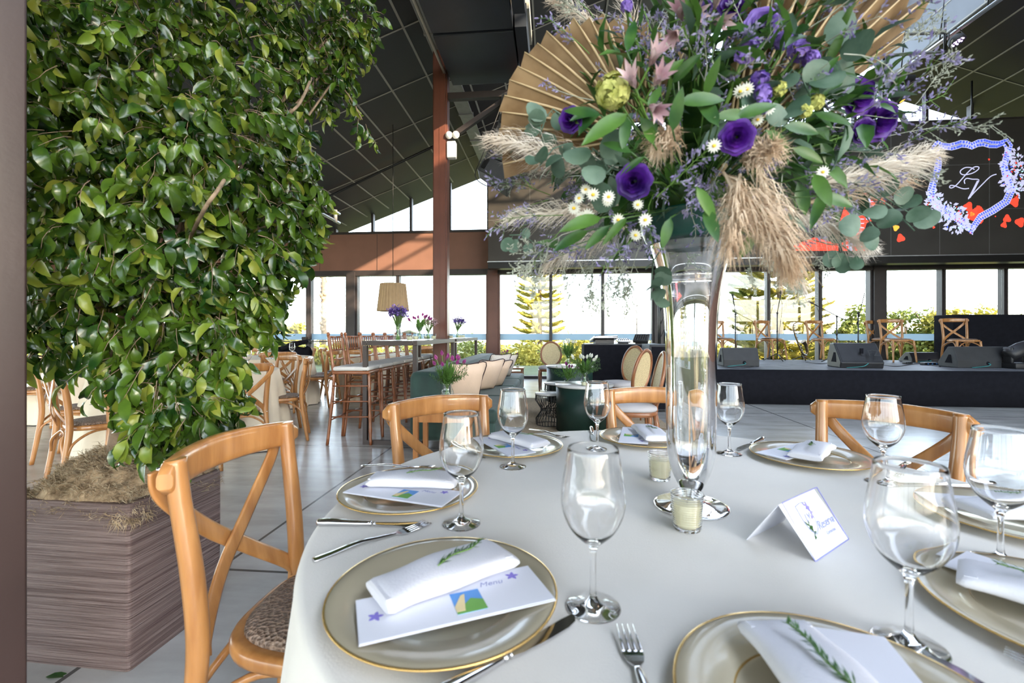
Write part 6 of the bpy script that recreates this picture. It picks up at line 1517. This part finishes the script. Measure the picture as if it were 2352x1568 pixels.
# mixing desk table, mixers, subwoofer, truss legs by the post
t = thing('mixing_desk_table', 'tall table skirted in black cloth behind the oval chairs', 'table', V((1.95, 8.15, 0)), RB)
mb = MB(); mb.box((0, 0, .48), (1.35, .7, .96), ch=.012); mb.build('black_cloth', M['black'], t)
mb = MB(); mb.box((0, 0, .967), (1.30, .66, .014)); mb.build('tabletop', M['blackplastic'], t)
def mixer(x, y, rz, w, d, tilt, label, m='chrome'):
    t = thing('audio_mixer', label, 'mixer', (x, y, .976), rz, 'sound equipment on the desk')
    Mx = Matrix.Rotation(R(tilt), 4, 'X'); mb = MB(); mb.box((0, 0, .04), (w, d, .05), 0, 0, Matrix.Translation((0, 0, d * .5 * sin(R(abs(tilt))))) @ Mx, .01); mb.build('case', M[m], t); z0 = d * .5 * sin(R(abs(tilt)))
    for i in range(6):
        mb = MB(); mb.box(((i - 2.5) * w * .15, 0, .07), (w * .05, d * .7, .012), 0, 0, Matrix.Translation((0, 0, z0)) @ Mx); mb.build('fader_strip', M['blackplastic' if m == 'chrome' else 'chrome'], t)
    mb = MB(); mb.box((0, 0, .012 + z0 * .5), (w * .8, d * .4, .025 + z0)); mb.build('foot', M['blackplastic'], t)
mixer(1.62, 8.05, RB + .2, .42, .34, -14, 'silver audio mixer at the left end of the desk', 'chrome')
mixer(2.28, 8.0, RB - .4, .26, .22, 32, 'small tilted black controller on the mixing desk', 'blackplastic')
mixer(1.98, 8.12, RB, .22, .26, 6, 'flat silver box in the middle of the mixing desk', 'chrome')
t = thing('subwoofer', 'big black subwoofer cabinet left of the vase', 'speaker', V((2.37, 7.0, 0)), RB)
mb = MB(); mb.box((.05, 0, .50), (.72, .6, .98), ch=.012); mb.build('cabinet', M['greyplastic'], t)
mb = MB(); mb.box((.05, -.305, .50), (.66, .012, .92)); mb.build('front_grille', M['black'], t)
mb = MB(); mb.box((-.313, 0, .72), (.012, .1, .16)); mb.build('side_handle', M['black'], t)
t = thing('speaker_truss', 'dark vertical tube truss tower next to the thick window post', 'truss', B(a_of(1521, 10.9), 10.9, 0), RB)
for sx in (-1, 1):
    for sy in (-1, 1): mb = MB(); mb.tube([(sx * .07, sy * .07, 0), (sx * .07, sy * .07, 2.85)], .02, 8); mb.build('upright', M['blackmetal'], t)
for k in range(9): mb = MB(); mb.tube([(-.07, -.07, .1 + k * .31), (.07, -.07, .41 + k * .31 if k < 8 else .2 + k * .31)], .008, 5); mb.build('cross_brace', M['blackmetal'], t)

# ================================================================== LED WALL
LB = 10.86; la0, la1 = a_of(1122, LB), 14.2; lz0, lz1 = 2.88, 5.81
t = thing('led_screen', 'wide dark LED screen above the stage showing a crest and red shapes', 'screen', B(la0, LB, 0), RB)
def lp(px, py, d=.066): return V((a_of(px, LB - .06) - la0, -d, z_of(px, py, LB - .06)))
mb = MB(); mb.box(((la1 - la0) / 2, 0, (lz0 + lz1) / 2), (la1 - la0, .12, lz1 - lz0)); mb.build('screen_face', M['ledscreen'], t)
mb = MB()
for k in range(1, 14): mb.box((k * 1.0, -.0605, (lz0 + lz1) / 2), (.006, .003, lz1 - lz0))
for k in range(1, 3): mb.box(((la1 - la0) / 2, -.0605, lz0 + k * .98), (la1 - la0, .003, .006))
mb.build('panel_seams', M['channel'], t); t.children[-1]['kind'] = 'stuff'
mb = MB(); mb.box(((la1 - la0) / 2, -.005, lz0 - .012), (la1 - la0 + .04, .15, .024)); mb.build('bottom_trim', M['alu'], t)
mb = MB(); mb.box(((la1 - la0) / 2, -.005, lz1 + .012), (la1 - la0 + .04, .15, .024)); mb.build('top_trim', M['frame'], t)
mb = MB(); mb.box(((la1 - la0) / 2, .05, lz0 - .10), (la1 - la0, .30, .15)); mb.build('support_beam', M['blackmetal'], t)
for k in range(8): mb = MB(); x = .2 + k * 1.75; mb.tube([(x, .0, lz1), (x, .0, min(roof_z(la0 + x), 7.5) - .05)], .02, 6); mb.build('hanger_rod', M['blackmetal'], t)
mb = MB(); bbox(mb, la0, la1, LB + .22, BW - .1, lz0 - .10, lz0 - .07); struct(mb.build('trim_10', M['beige']))
def crop5(x, y): return (2080 + x / 5.6, 280 + y / 5.6)
SHo = [(400, 260), (470, 292), (560, 300), (640, 280), (700, 258), (780, 264), (845, 288), (930, 250), (1010, 240), (1100, 265), (1200, 268), (1300, 232), (1350, 300), (1320, 420), (1285, 560), (1300, 660), (1350, 780), (1385, 880), (1310, 1040), (1130, 1160), (960, 1250), (835, 1425), (760, 1340), (600, 1230), (380, 1100), (300, 980), (300, 880), (340, 740), (385, 600), (395, 470), (370, 390), (335, 345), (400, 260)]
def outline(scale):
    cx, cy = 835, 760; return [lp(*crop5(cx + (x - cx) * scale, cy + (y - cy) * scale), d=.068) for x, y in SHo]
def flat_line(pts, w, d=0.0):
    mb = MB(); vs = []; n = len(pts)
    for i, p in enumerate(pts):
        t_ = (pts[min(i + 1, n - 1)] - pts[max(i - 1, 0)]).normalized(); nn = V((-t_.z, 0, t_.x)); vs += [p - nn * w / 2 + V((0, -d, 0)), p + nn * w / 2 + V((0, -d, 0))]
    mb.add(vs, [(2 * i, 2 * i + 1, 2 * i + 3, 2 * i + 2) for i in range(n - 1)]); return mb
for sc in (1.0, .90):
    flat_line(outline(sc), .078, 0).build('crest_border', M['e_white'], t)
    pts = outline(sc); mb = MB()                    # blue dashes inside the pale border
    dense = []
    for a, b in zip(pts[:-1], pts[1:]):
        k = max(1, int((b - a).length / .045)); dense += [(a.lerp(b, i / k), (b - a).normalized()) for i in range(k)]
    for i, (p, d) in enumerate(dense):
        nn = V((-d.z, 0, d.x)); c = p + V((0, -.002, 0)); vertical = abs(d.z) > .7; l = .030 if abs(d.z) > .35 else .046; mb.add([c - nn * .026 - d * l / 2, c + nn * .026 - d * l / 2, c + nn * .026 + d * l / 2, c - nn * .026 + d * l / 2], [(0, 1, 2, 3)])
    mb.build('crest_dashes', M['e_blue'], t)
LPT = [(880, 615), (830, 590), (760, 590), (705, 625), (700, 660), (745, 682), (850, 662), (925, 615), (932, 582), (875, 583), (805, 640), (740, 710), (650, 810), (590, 850), (560, 842), (575, 818), (630, 825), (710, 855), (760, 862), (810, 855)]
VPT = [(758, 797), (748, 760), (780, 727), (850, 738), (935, 746), (900, 820), (850, 905), (798, 992), (880, 905), (980, 805), (1060, 725), (1110, 690), (1162, 674)]
flat_line(spline([lp(*crop5(*q), d=.069) for q in LPT], 5), .022).build('letter_L', M['e_white'], t)
flat_line(spline([lp(*crop5(*q), d=.069) for q in VPT], 4), .022).build('letter_V', M['e_white'], t)
flat_line(spline([lp(*crop5(*q), d=.070) for q in ((925, 760), (880, 850), (815, 975))], 4), .045).build('letter_V_stem', M['e_white'], t)
rq = random.Random(8)
def led_flowers(cx, cy, w, h, n, nm):
    for mn, cnt in (('e_white', n), ('e_cyan', n // 4), ('e_blue', n // 8), ('e_red', n // 9)):
        mb = MB()
        for _ in range(cnt):
            a = rq.random() * 6.28; q = rq.random() ** .7; x, y = cx + cos(a) * w * q, cy + sin(a) * h * q; p = lp(*crop5(x, y), d=.071 + rq.random() * .004)
            d = V((cos(a) + rq.gauss(0, .5), 0, -sin(a) + rq.gauss(0, .5))).normalized(); l = rq.uniform(.05, .13) * (1 if mn == 'e_white' else .5); nn = V((-d.z, 0, d.x)) * l * .28
            mb.add([p, p + d * l * .5 + nn, p + d * l, p + d * l * .5 - nn], [(0, 1, 2, 3)])
        mb.build(nm, M[mn], t)
led_flowers(1310, 620, 80, 260, 80, 'crest_flowers'); led_flowers(1440, 620, 60, 290, 40, 'crest_flowers'); led_flowers(1400, 880, 90, 90, 30, 'crest_flowers')
led_flowers(540, 1160, 240, 110, 90, 'crest_flowers'); led_flowers(360, 1010, 90, 100, 40, 'crest_flowers'); led_flowers(640, 1300, 140, 120, 50, 'crest_flowers'); led_flowers(840, 1390, 30, 40, 10, 'crest_flowers')
def blob(cx, cy, r_, m, n=18, jag=.2):
    mb = MB(); pts = []
    for k in range(n):
        a = -2 * pi * k / n; q = r_ * (1 + jag * sin(3 * a + cx)); pts.append(lp(cx + cos(a) * q, cy + sin(a) * q, d=.0665))
    mb.poly3(pts[::-1]); mb.build('red_blot', M[m], t)
for x, y, r_ in ((800, 1095, 60), (930, 1095, 22), (905, 1200, 105), (960, 1170, 50), (1395, 1030, 60), (1300, 1245, 48), (1260, 1325, 38), (1465, 1290, 58), (1068, 484, 12), (358, 1355, 16), (1030, 1145, 10), (1150, 1215, 8)): px, py = crop5(x, y); blob(px, py, r_ / 5.6, 'e_red')
for px, py, r_ in ((2068, 547, 9), (2057, 523, 7), (2232, 492, 5)): blob(px, py, r_, 'e_red' if r_ > 8 else 'e_orange')
# red striped house shape at the left part of the picture on the screen
mb = MB(); H1 = [(1975, 408), (2018, 403), (2034, 450), (2030, 492), (2022, 500), (1990, 512), (1984, 530), (1988, 576), (1935, 576), (1925, 520), (1940, 470)]
mb.poly3([lp(*q, d=.0665) for q in H1]); mb.build('red_house_shape', M['e_red'], t)
mb = MB(); mb.poly3([lp(*q, d=.0665) for q in ((1800, 572), (1870, 545), (1925, 560), (1925, 576), (1800, 576))]); mb.build('red_roof_shape', M['e_red'], t)
mb = MB()
for k in range(16):
    y = 412 + k * 10; x0, x1 = (1950, 2030) if y < 500 else (1935, 1984); mb.poly3([lp(x0, y, d=.068), lp(x1, y, d=.068), lp(x1, y + 2.4, d=.068), lp(x0, y + 2.4, d=.068)])
for x in (1952, 1992): mb.poly3([lp(x, 410 if x > 1960 else 440, d=.069), lp(x + 9, 410 if x > 1960 else 440, d=.069), lp(x + 5, 576 if x < 1960 else 505, d=.069), lp(x - 4, 576 if x < 1960 else 505, d=.069)])
mb.build('white_stripes', M['e_white'], t); t.children[-1]['kind'] = 'stuff'
# stage lights and tubes under the right slope
def tube_thing(nm, p0, p1, r_, label, m='alu', cat='tube'):
    mb = MB(); mb.tube([p0, p1], r_, 8); return tag(mb.build(nm, M[m]), label, cat)
Pa, Pb = at(2050, 175, 8.6), at(2300, -5, 6.5)
t = thing('lighting_rail', 'pair of long lighting tubes running along the right ceiling slope', 'lighting truss', Pa)
for q in (0, 1): mb = MB(); o_ = V((.10, 0, .05)) * q; mb.tube([o_, Pb - Pa + (Pb - Pa) * .4 + o_], .025, 8); mb.build('tube', M['alu'], t)
for k in range(4): mb = MB(); o_ = (Pb - Pa) * (k * .4 + .1); mb.tube([o_, o_ + V((.1, 0, .9))], .010, 6); mb.build('hanger_rod', M['blackmetal'], t)
Pc, Pd = at(1940, 88, 7.0), at(2170, 75, 7.4)
t = thing('cross_tubes', 'two near-level dark tubes reaching left from the right lighting rail', 'lighting truss', Pc)
for q in (0, .32): mb = MB(); mb.tube([V((-.6, 0, -q)), Pd - Pc + V((0, 0, -q))], .026, 8); mb.build('tube', M['channel'], t)
mb = MB(); mb.tube([Pd - Pc + V((0, 0, .2)), Pd - Pc + V((0, 0, -.4))], .02, 6); mb.build('clamp', M['blackmetal'], t)
p = at(2057, 178, 8.4); t = thing('moving_head_light', 'black moving head spotlight hanging from the lighting rail', 'stage light', p)
mb = MB(); mb.box((.08, 0, -.05), (.42, .2, .10), ch=.01); mb.build('base', M['blackplastic'], t)
for s_ in (-1, 1): mb = MB(); mb.box((s_ * .13, 0, -.2), (.035, .12, .25), -.0, 0, None, .01); mb.build('yoke_arm', M['blackplastic'], t)
hm = Matrix.Translation((.0, 0, -.28)) @ Matrix.Rotation(R(155), 4, 'Y') @ Matrix.Rotation(R(15), 4, 'X')
mb = MB(); mb.lathe([(0, -.18), (.09, -.18), (.12, -.10), (.12, .10), (.10, .2), (0, .2)], n=20, M=hm); mb.build('head', M['blackplastic'], t)
mb = MB(); mb.lathe([(0, .201), (.05, .201), (0, .215)], n=16, M=hm); mb.build('lens', M['e_amber'], t)
p = at(2196, 78, 7.2); t = thing('par_light', 'round LED par light glowing violet on the lighting rail', 'stage light', p)
hm = Matrix.Translation((0, 0, -.1)) @ Matrix.Rotation(R(160), 4, 'X') @ Matrix.Rotation(R(15), 4, 'Y')
mb = MB(); mb.lathe([(0, -.06), (.07, -.06), (.105, -.02), (.11, .05), (.10, .055), (.098, .03), (0, .03)], n=24, M=hm); mb.build('housing', M['greyplastic'], t)
for k in range(12):
    a = 2 * pi * k / 8 if k < 8 else 2 * pi * k / 4; r_ = .072 if k < 8 else .030; mb = MB(); mb.ball((0, 0, 0), .014, 8, M=None); mb.v = [tuple(hm @ (V(q) + V((cos(a) * r_, sin(a) * r_, .036)))) for q in mb.v]; mb.build('led_lens', M['e_uv'], t)
mb = MB(); mb.tube(spline([(-.12, 0, -.1), (-.1, 0, .03), (0, 0, .08), (.1, 0, .03), (.12, 0, -.1)], 4), .008, 6); mb.build('bracket', M['blackmetal'], t)
# line array loudspeakers under the bracket arm
t = thing('line_array', 'hanging line array of black loudspeakers under the bracket arm', 'speaker', V((.10, 6.52, 4.53)), 0)
cur = V((0, 0, -.04)); ang = 4
for k in range(5):
    ang += 5.5 * (k > 0) + 1.0; h = .25; d = V((-sin(R(ang)), 0, -cos(R(ang)))); Mx = Matrix.Translation(cur + d * h / 2) @ Matrix.Rotation(R(ang), 4, 'Y')
    mb = MB(); rings = []
    for z, q in ((-h / 2 + .004, .92), (-h / 2 + .01, 1), (h / 2 - .01, 1), (h / 2 - .004, .92)): rings.append([Mx @ V((x * q, y * q, z)) for x, y in ((-.24, -.18), (.24, -.31), (.24, .31), (-.24, .18))])
    mb.loft(rings, 0, False, True); b_ = mb.build('cabinet', M['greyplastic'], t)
    mb = MB(); mb.box((-.18, -.215, 0), (.06, .02, .14), -.25, 0, Mx); mb.build('rigging_plate', M['blackmetal'], b_)
    cur = cur + d * h
mb = MB(); mb.box((0, 0, 0), (.5, .1, .05)); mb.build('fly_bar', M['blackmetal'], t)
mb = MB(); mb.tube(spline([(-.2, -.25, -.1), (-.35, -.25, -.5), (-.5, -.25, -.9), (-.62, -.1, -1.15), (-.45, -.05, -1.28), (-.3, 0, -1.22)], 5), .007, 6); mb.build('cable', M['cable'], t)
